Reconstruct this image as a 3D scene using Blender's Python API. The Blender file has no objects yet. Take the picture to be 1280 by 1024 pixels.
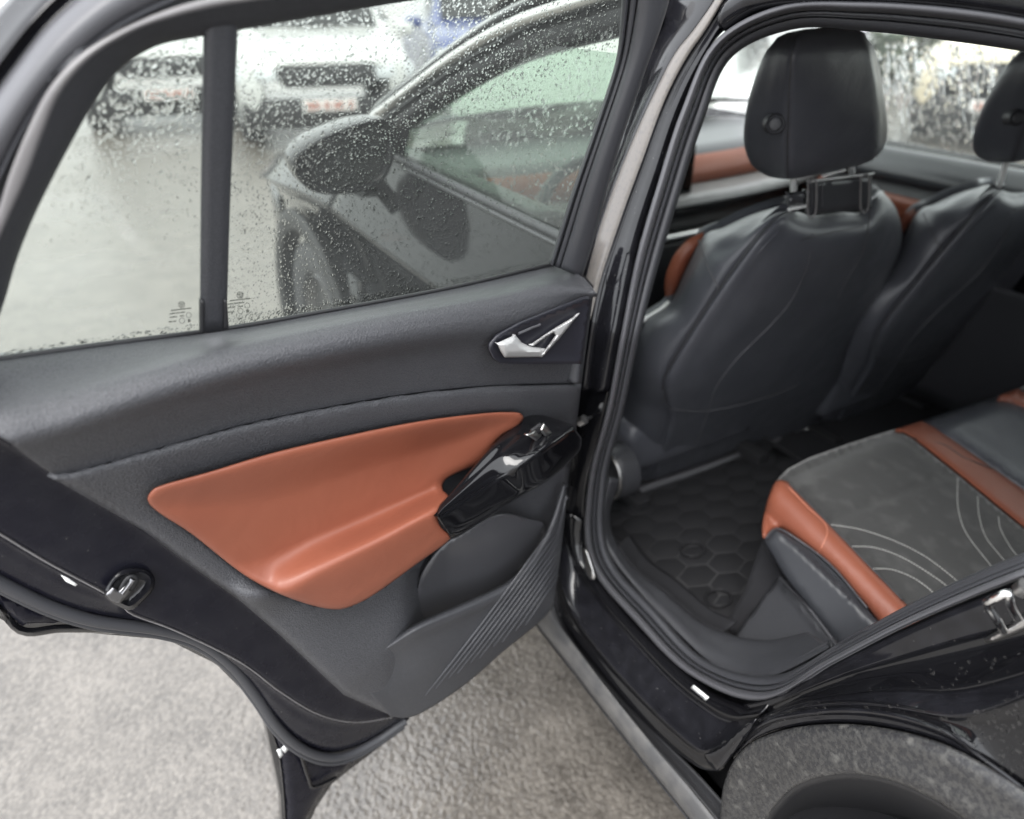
import bpy, bmesh, math, random
import numpy as np
from mathutils import Vector, Matrix
from mathutils.geometry import delaunay_2d_cdt

# ------------------------------------------------------------------ camera, sky, sun, exposure
SC = bpy.context.scene
COL = SC.collection
FPX, PITCH, YAW = 930.0, math.radians(30), math.radians(30)
CAM = np.array([-.632, -.985, 1.5])
FW = np.array([math.sin(YAW)*math.cos(PITCH), math.cos(YAW)*math.cos(PITCH), -math.sin(PITCH)])
RT = np.array([math.cos(YAW), -math.sin(YAW), 0.0])
UP = np.cross(RT, FW)
cam = bpy.data.cameras.new('camera')
cam.sensor_width = 36
cam.lens = FPX/1280*36
cam.clip_start, cam.clip_end = .02, 400
cam.dof.use_dof = True
cam.dof.focus_distance = .93
cam.dof.aperture_fstop = 2.6
camo = bpy.data.objects.new('camera', cam)
COL.objects.link(camo)
camo.matrix_world = Matrix([[RT[0], UP[0], -FW[0], CAM[0]], [RT[1], UP[1], -FW[1], CAM[1]], [RT[2], UP[2], -FW[2], CAM[2]], [0, 0, 0, 1]])
SC.camera = camo
W = bpy.data.worlds.new('World')
SC.world = W
W.use_nodes = True
wn = W.node_tree
wn.nodes.clear()
SUN_EL, SUN_AZ = math.radians(60), math.radians(235)      # azimuth from +Y clockwise
sky = wn.nodes.new('ShaderNodeTexSky')
sky.sky_type = 'NISHITA'
sky.sun_disc = False
sky.sun_elevation = SUN_EL
sky.sun_rotation = SUN_AZ
sky.dust_density = 4
hs = wn.nodes.new('ShaderNodeHueSaturation')
hs.inputs['Saturation'].default_value = .12
mxs = wn.nodes.new('ShaderNodeMixRGB')
mxs.inputs[0].default_value = .65
mxs.inputs[2].default_value = (11.5, 11.9, 12.4, 1)         # the even cloud layer
bgn = wn.nodes.new('ShaderNodeBackground')
bgn.inputs[1].default_value = .10
won = wn.nodes.new('ShaderNodeOutputWorld')
wn.links.new(sky.outputs[0], hs.inputs['Color'])
wn.links.new(hs.outputs[0], mxs.inputs[1])
wn.links.new(mxs.outputs[0], bgn.inputs[0])
wn.links.new(bgn.outputs[0], won.inputs[0])
sl = bpy.data.lights.new('sun', 'SUN')
sl.energy = .9
sl.angle = math.radians(35)
sl.color = (1, .97, .93)
so = bpy.data.objects.new('sun', sl)
COL.objects.link(so)
sd = Vector((math.sin(SUN_AZ)*math.cos(SUN_EL), math.cos(SUN_AZ)*math.cos(SUN_EL), math.sin(SUN_EL)))
so.rotation_euler = sd.to_track_quat('Z', 'Y').to_euler()
SC.view_settings.view_transform = 'Standard'
SC.view_settings.look = 'None'
SC.view_settings.gamma = 1
SC.view_settings.exposure = 1.7
SC.cycles.use_denoising = True
SC.cycles.max_bounces = 12
SC.cycles.transparent_max_bounces = 24
SC.cycles.transmission_bounces = 10
SC.cycles.caustics_refractive = False
SC.cycles.caustics_reflective = False
rng = np.random.default_rng(7)
random.seed(7)

# ------------------------------------------------------------------ placing: a sight line meets a real surface of the car
def rays(p):
    p = np.asarray(p, float)
    return FW + RT*((p[:, 0:1]-640)/FPX) - UP*((p[:, 1:2]-512)/FPX)
TH = math.radians(78)
HN = np.array([math.cos(TH), -math.sin(TH), 0.0])    # door normal, towards the cabin side
HU = np.array([-math.sin(TH), -math.cos(TH), 0.0])   # along the open door, away from the hinge
HH = np.array([0.0, -.1, 0.0])
def D(p, o):                                          # the open door, o metres proud of its inner plane
    d = rays(p); o = np.broadcast_to(np.asarray(o, float), (len(d),))
    w = o.copy()
    for i in range(30):
        t = ((HH-CAM) @ HN + w)/(d @ HN)
        z = CAM[2]+t*d[:, 2]
        w = .4*w+.6*(o+.26*np.maximum(0, z-1.1))
    return CAM+d*t[:, None]
def S(p, o):                                          # the body side, o metres outward
    d = rays(p); o = np.broadcast_to(np.asarray(o, float), (len(d),))
    X = -o.copy()
    for i in range(30):
        t = (X-CAM[0])/d[:, 0]
        z = CAM[2]+t*d[:, 2]
        X = .5*X+.5*(-o+.32*np.maximum(0, z-1.0))
    return CAM+d*t[:, None]
def plane(nv, c):                                     # plane nv.P = c, o moves it along nv
    nv = np.array(nv, float)
    def f(p, o):
        d = rays(p)
        t = (c+np.asarray(o, float)-CAM @ nv)/(d @ nv)
        return CAM+d*t[:, None]
    return f
SEATB = plane((0, -1, -.3), -.33)                     # back of the front seats
RSEAT = plane((0, -.2, 1), .65)                       # rear cushion top
def PX(x): return plane((1, 0, 0), x)
def PY(y): return plane((0, 1, 0), y)
def PZ(z): return plane((0, 0, 1), z)

def cr(pts, n, closed=False, dims=2):                 # Catmull-Rom, even steps
    P = np.array([list(p)+[0]*(3-len(p)) if len(p) < 3 else list(p) for p in pts], float)
    if closed:
        Q = np.vstack([P[-1], P, P[0], P[1]])
    else:
        Q = np.vstack([2*P[0]-P[1], P, 2*P[-1]-P[-2]])
    out = []
    tt = np.linspace(0, 1, 24, endpoint=False)[:, None]
    for i in range(1, len(Q)-2):
        a, b, c, d = Q[i-1], Q[i], Q[i+1], Q[i+2]
        out.append(.5*((2*b)+(-a+c)*tt+(2*a-5*b+4*c-d)*tt**2+(-a+3*b-3*c+d)*tt**3))
    out.append(Q[-2][None])
    R = np.vstack(out)
    L = np.r_[0, np.cumsum(np.linalg.norm(np.diff(R[:, :dims], axis=0), axis=1))]
    s = np.linspace(0, L[-1], n+1 if closed else n)
    R = np.stack([np.interp(s, L, R[:, k]) for k in range(R.shape[1])], 1)
    return R[:-1] if closed else R

# ------------------------------------------------------------------ materials
MATS = {}
def mat(name, base, rough=.5, metal=0, spec=.5, coat=0, bump=0, bscale=400, vor=False, col2=None, cscale=8, cdet=4, clo=.4, chi=.65, rvar=0, sheen=0, bdist=.001, third=None, tscale=60, tlo=.62, thi=.7, emit=0, wr=0, wscale=14):
    m = bpy.data.materials.new(name)
    m.use_nodes = True
    nt = m.node_tree
    b = nt.nodes['Principled BSDF']
    def si(k, v): b.inputs[k].default_value = v
    si('Base Color', (*base, 1)); si('Roughness', rough); si('Metallic', metal)
    si('Specular IOR Level', spec); si('Coat Weight', coat); si('Coat Roughness', .03)
    if sheen: si('Sheen Weight', sheen)
    if emit: si('Emission Color', (*base, 1)); si('Emission Strength', emit)
    tc = nt.nodes.new('ShaderNodeTexCoord')
    def noise(sc, det=4):
        n = nt.nodes.new('ShaderNodeTexNoise')
        n.inputs['Scale'].default_value = sc; n.inputs['Detail'].default_value = det
        nt.links.new(tc.outputs['Object'], n.inputs['Vector'])
        return n
    def ramp(src, lo, hi):
        r = nt.nodes.new('ShaderNodeMapRange')
        r.inputs[1].default_value = lo; r.inputs[2].default_value = hi
        nt.links.new(src, r.inputs[0]); return r.outputs[0]
    cur = None
    if col2:
        mx = nt.nodes.new('ShaderNodeMixRGB')
        nt.links.new(ramp(noise(cscale, cdet).outputs[0], clo, chi), mx.inputs[0])
        mx.inputs[1].default_value = (*base, 1); mx.inputs[2].default_value = (*col2, 1)
        cur = mx.outputs[0]
        if third:
            m2 = nt.nodes.new('ShaderNodeMixRGB')
            nt.links.new(ramp(noise(tscale, 3).outputs[0], tlo, thi), m2.inputs[0])
            nt.links.new(cur, m2.inputs[1]); m2.inputs[2].default_value = (*third, 1)
            cur = m2.outputs[0]
        nt.links.new(cur, b.inputs['Base Color'])
    if rvar:
        r = nt.nodes.new('ShaderNodeMapRange')
        r.inputs[1].default_value = .3; r.inputs[2].default_value = .7
        r.inputs[3].default_value = max(.02, rough-rvar); r.inputs[4].default_value = rough+rvar
        nt.links.new(noise(cscale*1.7, 5).outputs[0], r.inputs[0])
        nt.links.new(r.outputs[0], b.inputs['Roughness'])
    if bump:
        bp = nt.nodes.new('ShaderNodeBump')
        bp.inputs['Strength'].default_value = bump; bp.inputs['Distance'].default_value = bdist
        if vor:
            v = nt.nodes.new('ShaderNodeTexVoronoi'); v.inputs['Scale'].default_value = bscale
            nt.links.new(tc.outputs['Object'], v.inputs['Vector']); nt.links.new(v.outputs['Distance'], bp.inputs['Height'])
        else:
            nt.links.new(noise(bscale, 3).outputs[0], bp.inputs['Height'])
        nt.links.new(bp.outputs[0], b.inputs['Normal'])
        if wr:
            b2 = nt.nodes.new('ShaderNodeBump'); b2.inputs['Strength'].default_value = wr; b2.inputs['Distance'].default_value = .01
            wn_ = noise(wscale, 5); wn_.inputs['Distortion'].default_value = .8
            nt.links.new(wn_.outputs[0], b2.inputs['Height']); nt.links.new(b2.outputs[0], bp.inputs['Normal'])
    MATS[name] = m
    return m
def glassmat(name, tint, fac=.06):
    m = bpy.data.materials.new(name); m.use_nodes = True
    nt = m.node_tree; nt.nodes.clear()
    o = nt.nodes.new('ShaderNodeOutputMaterial'); mx = nt.nodes.new('ShaderNodeMixShader')
    t = nt.nodes.new('ShaderNodeBsdfTransparent'); g = nt.nodes.new('ShaderNodeBsdfGlossy')
    fr = nt.nodes.new('ShaderNodeFresnel'); fr.inputs[0].default_value = 1.5
    t.inputs[0].default_value = (*tint, 1); g.inputs[1].default_value = .02
    nt.links.new(fr.outputs[0], mx.inputs[0]); nt.links.new(t.outputs[0], mx.inputs[1]); nt.links.new(g.outputs[0], mx.inputs[2])
    df = nt.nodes.new('ShaderNodeBsdfTranslucent'); df.inputs[0].default_value = (.8, .83, .8, 1)
    m2 = nt.nodes.new('ShaderNodeMixShader'); m2.inputs[0].default_value = fac
    nt.links.new(mx.outputs[0], m2.inputs[1]); nt.links.new(df.outputs[0], m2.inputs[2])
    nt.links.new(m2.outputs[0], o.inputs[0]); MATS[name] = m
def watermat(name):
    m = bpy.data.materials.new(name); m.use_nodes = True
    nt = m.node_tree; nt.nodes.clear()
    o = nt.nodes.new('ShaderNodeOutputMaterial'); g = nt.nodes.new('ShaderNodeBsdfGlass')
    g.inputs['IOR'].default_value = 1.33; g.inputs['Roughness'].default_value = 0
    nt.links.new(g.outputs[0], o.inputs[0]); MATS[name] = m
mat('grain', (.042, .0425, .048), .42, bump=.9, bscale=520, bdist=.0016, col2=(.075, .076, .083), cscale=520, cdet=2, clo=.35, chi=.7)
mat('plastic', (.037, .038, .043), .45, bump=.5, bscale=700, bdist=.001, col2=(.054, .055, .061), cscale=600, cdet=2)
mat('satin', (.052, .053, .059), .34, bump=.1, bscale=1200, bdist=.0004)
mat('tan', (.243, .077, .0445), .44, bump=.22, bscale=1100, bdist=.0005, col2=(.224, .069, .040), cscale=9, wr=.12, wscale=18, rvar=.04)
mat('gloss', (.006, .006, .0072), .05, spec=.5, coat=.15)
mat('gloss_worn', (.009, .009, .011), .1, spec=.5, coat=.0, col2=(.013, .013, .016), cscale=40, rvar=.05, third=(.13, .125, .12), tscale=230, tlo=.71, thi=.75)
mat('wet_paint', (.006, .006, .007), .08, spec=.18)
mat('shell_black', (.008, .008, .013), .26, spec=.22, col2=(.012, .012, .017), cscale=30, rvar=.06, third=(.08, .078, .075), tscale=240, tlo=.72, thi=.76)
mat('rubber', (.045, .046, .052), .48, bump=.15, bscale=500)
mat('rubber_pale', (.085, .085, .093), .4, bump=.1, bscale=500)
mat('suede', (.05, .05, .05), .95, spec=.1, sheen=.35, bump=.5, bscale=1400, bdist=.0008, col2=(.078, .078, .077), cscale=26, cdet=8, clo=.5, chi=.7)
mat('side_leather', (.034, .036, .042), .45, bump=.3, bscale=520, bdist=.0006, vor=True)
mat('silver', (.55, .55, .55), .32, metal=.35)
mat('glint_white', (.85, .85, .84), .2, spec=1)  # white non-metal base: the bright reflection of chrome is put into the colour
mat('leather', (.074, .077, .09), .36, bump=.3, bscale=520, bdist=.0006, vor=True, col2=(.084, .087, .1), cscale=14, wr=.16, rvar=.06)
mat('chrome', (.92, .92, .92), .1, metal=1)
mat('satin_chrome', (.62, .61, .6), .3, metal=1)
mat('clad', (.028, .028, .03), .36, col2=(.052, .051, .05), cscale=170, cdet=9, clo=.45, chi=.57, bump=.5, bscale=380, third=(.10, .098, .093), tscale=55, tlo=.58, thi=.72, rvar=.16)
mat('sillclad', (.075, .075, .077), .36, col2=(.125, .121, .117), cscale=25, cdet=6, bump=.25, bscale=250)
mat('dust_and_sheen', (.17, .155, .143), .35, col2=(.14, .13, .125), cscale=160, cdet=3, clo=.5, chi=.68, coat=.3)  # pillar edge: pale dust, with the sky's reflection painted into the colour too
mat('framegrey', (.17, .163, .166), .3, col2=(.2, .193, .194), cscale=20)
mat('mat_rubber', (.018, .018, .020), .62, spec=.3, bump=.3, bscale=300)
mat('carpet', (.028, .028, .031), .95, spec=.1, bump=.8, bscale=900, bdist=.002)
mat('lining', (.30, .30, .30), .9)
mat('stitch', (.5, .5, .48), .7)
mat('thread', (.05, .05, .055), .6)
mat('tan_thread', (.5, .2, .13), .6)
mat('white_paint', (.5, .51, .5), .25, coat=.5)
mat('grey_paint', (.10, .105, .115), .25, coat=.5)
mat('cream_paint', (.55, .48, .36), .3, coat=.4)
mat('red_paint', (.5, .03, .025), .25, coat=.4)
mat('blue_paint', (.06, .08, .2), .25, coat=.4)
mat('dark_trim', (.02, .02, .022), .5)
mat('lamp', (.55, .58, .6), .12, coat=.5)
mat('red_lamp', (.6, .04, .03), .2, coat=.4)
mat('plate_white', (.75, .73, .72), .5)
mat('plate_red', (.42, .24, .21), .5)
mat('bezel', (.02, .02, .026), .32)
mat('liner', (.062, .062, .068), .28, bump=.08, bscale=1200, bdist=.0004)
mat('label', (.85, .86, .85), .4)
mat('ink', (.03, .035, .03), .6)
mat('black_glass', (.010, .011, .011), .05, spec=.4)
mat('mirror', (.75, .77, .8), .03, metal=1)
mat('alloy', (.22, .22, .23), .35, metal=1)
mat('hedge', (.05, .07, .045), .9, col2=(.1, .12, .08), cscale=4)
glassmat('glass', (.69, .73, .675), .04)
glassmat('green_glass', (.56, .68, .59), .06)
glassmat('side_glass', (.8, .85, .8), .06)
watermat('water')
def asphalt(name='asphalt', attr=False):
    m = bpy.data.materials.new(name); m.use_nodes = True
    nt = m.node_tree; b = nt.nodes['Principled BSDF']; N = nt.nodes.new; L = nt.links.new
    tc = N('ShaderNodeTexCoord')
    def tex(kind, sc, det=4):
        n = N(kind); n.inputs['Scale'].default_value = sc
        if kind == 'ShaderNodeTexNoise': n.inputs['Detail'].default_value = det
        L(tc.outputs['Object'], n.inputs['Vector']); return n
    v = tex('ShaderNodeTexVoronoi', 150); n1 = tex('ShaderNodeTexNoise', 90, 6); n2 = tex('ShaderNodeTexNoise', .55, 5); n3 = tex('ShaderNodeTexNoise', 7, 4)
    cr_ = N('ShaderNodeValToRGB'); e = cr_.color_ramp.elements
    e[0].position = .15; e[0].color = (.046, .040, .034, 1); e[1].position = .95; e[1].color = (.165, .149, .130, 1)
    hsv = N('ShaderNodeSeparateColor'); L(v.outputs['Color'], hsv.inputs[0])
    ad = N('ShaderNodeMath'); ad.operation = 'MULTIPLY_ADD'; ad.inputs[1].default_value = .55
    if attr:
        at = N('ShaderNodeAttribute'); at.attribute_name = 'tint'; L(at.outputs['Fac'], ad.inputs[0])
    else: L(hsv.outputs[0], ad.inputs[0])
    b.inputs['Specular IOR Level'].default_value = .95
    m3 = N('ShaderNodeMath'); m3.operation = 'MULTIPLY'; m3.inputs[1].default_value = .9; L(n3.outputs[0], m3.inputs[0])
    L(m3.outputs[0], ad.inputs[2]); L(ad.outputs[0], cr_.inputs[0]); L(cr_.outputs[0], b.inputs['Base Color'])
    rr = N('ShaderNodeMapRange'); rr.inputs[1].default_value = .38; rr.inputs[2].default_value = .62; rr.inputs[3].default_value = .22; rr.inputs[4].default_value = .38
    L(n2.outputs[0], rr.inputs[0]); L(rr.outputs[0], b.inputs['Roughness'])
    mm = N('ShaderNodeMath'); mm.operation = 'MULTIPLY_ADD'; mm.inputs[1].default_value = -1.2; L(v.outputs['Distance'], mm.inputs[0]); L(n1.outputs[0], mm.inputs[2])
    bp = N('ShaderNodeBump'); bp.inputs['Strength'].default_value = .3 if attr else .6; bp.inputs['Distance'].default_value = .0015 if attr else .003
    L(mm.outputs[0], bp.inputs['Height']); L(bp.outputs[0], b.inputs['Normal'])
    MATS[name] = m
asphalt(); asphalt('asphalt_stones', True)

# ------------------------------------------------------------------ mesh helpers
def wloc(o):
    v = Vector((0, 0, 0))
    while o is not None:
        v = v+o.location; o = o.parent
    return v
def emit(name, V, F, m, parent=None, thick=0, ang=40, face=True, kind=None):
    V = np.asarray(V, float)
    off = np.array(wloc(parent)) if parent else np.zeros(3)
    if face and len(F):                       # turn the sheet's front towards the photographer's side
        s = 0
        for f in F[::max(1, len(F)//150)]:
            a, b, c = V[f[0]], V[f[1]], V[f[2]]
            nn = np.cross(b-a, c-a); s += nn @ (CAM-a)
        if s < 0: F = [tuple(reversed(f)) for f in F]
    me = bpy.data.meshes.new(name)
    me.from_pydata([tuple(v) for v in (V-off)], [], [tuple(int(i) for i in f) for f in F])
    me.materials.append(MATS[m])
    me.shade_smooth()
    if ang < 180: me.set_sharp_from_angle(angle=math.radians(ang))
    o = bpy.data.objects.new(name, me)
    COL.objects.link(o)
    if parent: o.parent = parent
    if thick:
        md = o.modifiers.new('thickness', 'SOLIDIFY'); md.thickness = thick; md.offset = -1
    if kind: o['kind'] = kind
    return o
def empty(name, loc=(0, 0, 0), parent=None):
    o = bpy.data.objects.new(name, None); COL.objects.link(o)
    o.empty_display_size = .1
    if parent:
        o.parent = parent
        o.location = Vector(loc)-wloc(parent)
    else: o.location = loc
    return o
def tag(o, label=None, cat=None, group=None, kind=None):
    if label: o['label'] = label
    if cat: o['category'] = cat
    if group: o['group'] = group
    if kind: o['kind'] = kind
    return o
def grid_faces(nr, nc, cu=False, cv=False):
    F = []
    for i in range(nr if cu else nr-1):
        for j in range(nc if cv else nc-1):
            a = i*nc+j; b = i*nc+(j+1) % nc; c = ((i+1) % nr)*nc+(j+1) % nc; d = ((i+1) % nr)*nc+j
            F.append((a, b, c, d))
    return F
def across(R, sub):                           # R: k x n x 3, smooth between the curves, tangents weighed by their spacing
    R = np.asarray(R, float); k = len(R)
    if sub <= 1 or k < 3: return R
    h = np.maximum(np.linalg.norm(np.diff(R, axis=0), axis=2), 1e-6)[..., None]
    sl_ = np.diff(R, axis=0)/h
    m = np.empty_like(R); m[0] = sl_[0]; m[-1] = sl_[-1]
    m[1:-1] = (sl_[:-1]*h[1:]+sl_[1:]*h[:-1])/(h[:-1]+h[1:])
    out = []
    for i in range(k-1):
        for t in np.linspace(0, 1, sub, endpoint=False):
            out.append((2*t**3-3*t*t+1)*R[i]+(t**3-2*t*t+t)*h[i]*m[i]+(-2*t**3+3*t*t)*R[i+1]+(t**3-t*t)*h[i]*m[i+1])
    out.append(R[-1])
    return np.array(out)
def band(name, place, curves, m, parent, n=70, sub=4, thick=.004, ang=40, lin=False):
    R = []
    for c in curves:
        q = cr(c, n)
        R.append(place(q[:, :2], q[:, 2]))
    R = np.array(R)
    R = across(R, 1 if lin else sub)
    return emit(name, R.reshape(-1, 3), grid_faces(len(R), n), m, parent, thick, ang)
def mid(A, B, t, do=0, n=60):                 # a curve between two others, raised by do
    a, b = cr(A, n), cr(B, n)
    c = a*(1-t)+b*t; c[:, 2] += do
    return c[::3].tolist()+[c[-1].tolist()]
def profile_band(name, place, A, B, prof, m, parent, n=80, sub=3, thick=.004, ang=50):
    return band(name, place, [mid(A, B, t, do) for t, do in prof], m, parent, n, sub, thick, ang)
def inside(P, poly):
    x, y = P[:, 0], P[:, 1]; r = np.zeros(len(P), bool); n = len(poly)
    for i in range(n):
        x1, y1 = poly[i]; x2, y2 = poly[i-1]
        c = ((y1 > y) != (y2 > y)) & (x < (x2-x1)*(y-y1)/(y2-y1+1e-12)+x1)
        r ^= c
    return r
def edist(P, poly):
    d = np.full(len(P), 1e9)
    for i in range(len(poly)):
        a, b = poly[i-1], poly[i]; ab = b-a
        t = np.clip(((P-a) @ ab)/(ab @ ab+1e-12), 0, 1)
        d = np.minimum(d, np.linalg.norm(P-a-t[:, None]*ab, axis=1))
    return d
def sheet(name, place, outline, h, m, parent, step=7, thick=.004, smooth=True, ang=40, bstep=None, rings=()):
    per = 0; O = np.array([p[:2] for p in outline], float)
    per = np.linalg.norm(O-np.roll(O, 1, 0), axis=1).sum()
    bstep = bstep or step*.7
    if smooth: B = cr(outline, max(8, int(per/bstep)), closed=True)[:, :2]
    else:
        B = []
        for i in range(len(O)):
            a, b = O[i], O[(i+1) % len(O)]; k = max(1, int(np.linalg.norm(b-a)/bstep))
            B += [a+(b-a)*j/k for j in range(k)]
        B = np.array(B)
    x0, y0 = B.min(0); x1, y1 = B.max(0)
    gx, gy = np.meshgrid(np.arange(x0, x1, step), np.arange(y0, y1, step*.87))
    gx = gx+(np.arange(len(gx)) % 2)[:, None]*step*.5
    G = np.stack([gx.ravel(), gy.ravel()], 1)
    if len(G):
        G = G[inside(G, B)]
        if len(G): G = G[edist(G, B) > (max(rings)+step*.6 if rings else step*.42)]
    if rings:
        T_ = np.roll(B, -1, 0)-np.roll(B, 1, 0); T_ /= np.linalg.norm(T_, axis=1)[:, None]+1e-9
        Nn = np.stack([-T_[:, 1], T_[:, 0]], 1)
        if not inside((B+Nn*.5)[:1], B)[0]: Nn = -Nn
        for rd in rings:
            q = B+Nn*rd; q = q[inside(q, B)]; q = q[edist(q, B) > rd*.92]
            if len(q): G = np.vstack([G, q]) if len(G) else q
    A = np.vstack([B, G]) if len(G) else B
    nb = len(B)
    r = delaunay_2d_cdt([Vector(p) for p in A], [], [list(range(nb))], 1, 1e-5)
    A2 = np.array([list(v) for v in r[0]])
    dd = edist(A2, B)
    hh = h(A2[:, 0], A2[:, 1], dd) if callable(h) else np.full(len(A2), float(h))
    return emit(name, place(A2, hh), [tuple(f) for f in r[2]], m, parent, thick, ang)
def tube(name, pts, r, m, parent, n=None, seg=8, closed=False, flat=1.0, nrm=None, kind=None, taper=None):
    P = np.asarray(pts, float)
    if n: P = cr(P.tolist(), n, closed, dims=3)
    n = len(P)
    T = np.gradient(P, axis=0)
    if closed: T = np.roll(P, -1, 0)-np.roll(P, 1, 0)
    T /= np.linalg.norm(T, axis=1)[:, None]+1e-12
    ref = np.array(nrm if nrm is not None else (0.13, -.4, .9)); ref = ref/np.linalg.norm(ref)
    V = []
    for i in range(n):
        a = np.cross(T[i], ref); a /= np.linalg.norm(a)+1e-12; b = np.cross(a, T[i])
        ri = r*(taper(i/(n-1)) if taper else 1)
        for k in range(seg):
            q = 2*math.pi*k/seg
            V.append(P[i]+a*ri*math.cos(q)+b*ri*flat*math.sin(q))
    F = grid_faces(n, seg, cu=closed, cv=True)
    if not closed:
        F.append(tuple(reversed(range(seg)))); F.append(tuple((n-1)*seg+k for k in range(seg)))
    return emit(name, V, F, m, parent, 0, 60, face=False, kind=kind)
def ptube(name, place, pts, r, m, parent, n=50, seg=8, **k):
    q = cr(pts, n)
    return tube(name, place(q[:, :2], q[:, 2]), r, m, parent, None, seg, **k)
def boxm(name, c, s, m, parent, rot=None, bev=.004, seg=2):
    bm = bmesh.new(); bmesh.ops.create_cube(bm, size=1)
    for v in bm.verts: v.co = Vector((v.co.x*s[0], v.co.y*s[1], v.co.z*s[2]))
    if bev: bmesh.ops.bevel(bm, geom=bm.edges[:], offset=min(bev, min(s)*.45), segments=seg, affect='EDGES', profile=.6)
    if rot is not None: bmesh.ops.transform(bm, matrix=rot, verts=bm.verts)
    V = [np.array(v.co)+np.array(c) for v in bm.verts]; bm.verts.index_update()
    F = [tuple(v.index for v in f.verts) for f in bm.faces]; bm.free()
    return emit(name, V, F, m, parent, 0, 40, face=False)
def ring_loft(name, rings, m, parent, cap=True, ang=50):
    R = np.array(rings); k, n, _ = R.shape
    V = R.reshape(-1, 3).tolist(); F = grid_faces(k, n, cv=True)
    if cap:
        F.append(tuple(range(n))); F.append(tuple(reversed(range((k-1)*n, k*n))))
    o = emit(name, V, F, m, parent, 0, ang, face=False)
    bm = bmesh.new(); bm.from_mesh(o.data); bmesh.ops.recalc_face_normals(bm, faces=bm.faces); bm.to_mesh(o.data); bm.free()
    o.data.shade_smooth(); o.data.set_sharp_from_angle(angle=math.radians(ang))
    return o
def lay(*curves):                              # height from level curves (px, py, h): interpolates down each column
    C = [cr(c, 120) for c in curves]
    C = [c[np.argsort(c[:, 0])] for c in C]
    def f(x, y):
        ys = np.array([np.interp(x, c[:, 0], c[:, 1]) for c in C]); hs_ = np.array([np.interp(x, c[:, 0], c[:, 2]) for c in C])
        out = np.where(y <= ys[0], hs_[0], hs_[-1])
        for i in range(len(C)-1):
            t = np.clip((y-ys[i])/(ys[i+1]-ys[i]+1e-9), 0, 1); t = t*t*(3-2*t)
            sel = (y > ys[i]) & (y <= ys[i+1])
            out = np.where(sel, hs_[i]*(1-t)+hs_[i+1]*t, out)
        return out
    return f
def drops(name, place, poly, count, r0, r1, parent, o=-.04, avoid=None, stretch=1.0, bow=-1, dens=None):
    poly = np.array(poly, float); x0, y0 = poly.min(0); x1, y1 = poly.max(0)
    P = []
    while len(P) < count:
        q = np.stack([rng.uniform(x0, x1, count*2), rng.uniform(y0, y1, count*2)], 1)
        q = q[inside(q, poly)]
        if dens is not None: q = q[rng.uniform(0, 1, len(q)) < dens(q[:, 0], q[:, 1])]
        P += q.tolist()
    P = np.array(P[:count])
    A = place(P, o); B = place(P+[1.0, 0], o); Cc = place(P+[0, -1.0], o)
    ex = B-A; ex /= np.linalg.norm(ex, axis=1)[:, None]
    ey = Cc-A; ey -= (ey*ex).sum(1)[:, None]*ex; ey /= np.linalg.norm(ey, axis=1)[:, None]
    nz = np.cross(ex, ey); s = np.sign(((CAM-A)*nz).sum(1)); nz = nz*s[:, None]*bow
    R = np.clip(np.exp(rng.normal(math.log((r0*r1)**.5), .42, count)), r0*.6, r1*1.3)
    V = []; F = []
    seg = 8
    for i in range(count):
        b = len(V); r = R[i]; hgt = r*rng.uniform(.14, .27); st = 1+rng.uniform(0, .25)*stretch
        for rr, zz in ((1, 0), (.75, .44), (.4, .84)):
            for k in range(seg):
                q = 2*math.pi*k/seg
                V.append(A[i]+ex[i]*r*rr*math.cos(q)+ey[i]*r*st*rr*math.sin(q)+nz[i]*hgt*zz)
        V.append(A[i]+nz[i]*hgt)
        for lvl in range(2):
            for k in range(seg):
                F.append((b+lvl*seg+k, b+lvl*seg+(k+1) % seg, b+(lvl+1)*seg+(k+1) % seg, b+(lvl+1)*seg+k))
        for k in range(seg): F.append((b+2*seg+k, b+2*seg+(k+1) % seg, b+3*seg))
        F.append(tuple(b+k for k in reversed(range(seg))))
        if s[i]*bow < 0: F[-3*seg-1:] = [tuple(reversed(f)) for f in F[-3*seg-1:]]
    return emit(name, V, F, 'water', parent, 0, 60, face=False, kind='stuff')

# ------------------------------------------------------------------ ground
g = emit('ground', [(-60, -60, 0), (60, -60, 0), (60, 60, 0), (-60, 60, 0)], [(0, 1, 2, 3)], 'asphalt', face=False)
tag(g, 'wet pale grey asphalt of the car park', kind='structure')

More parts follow.
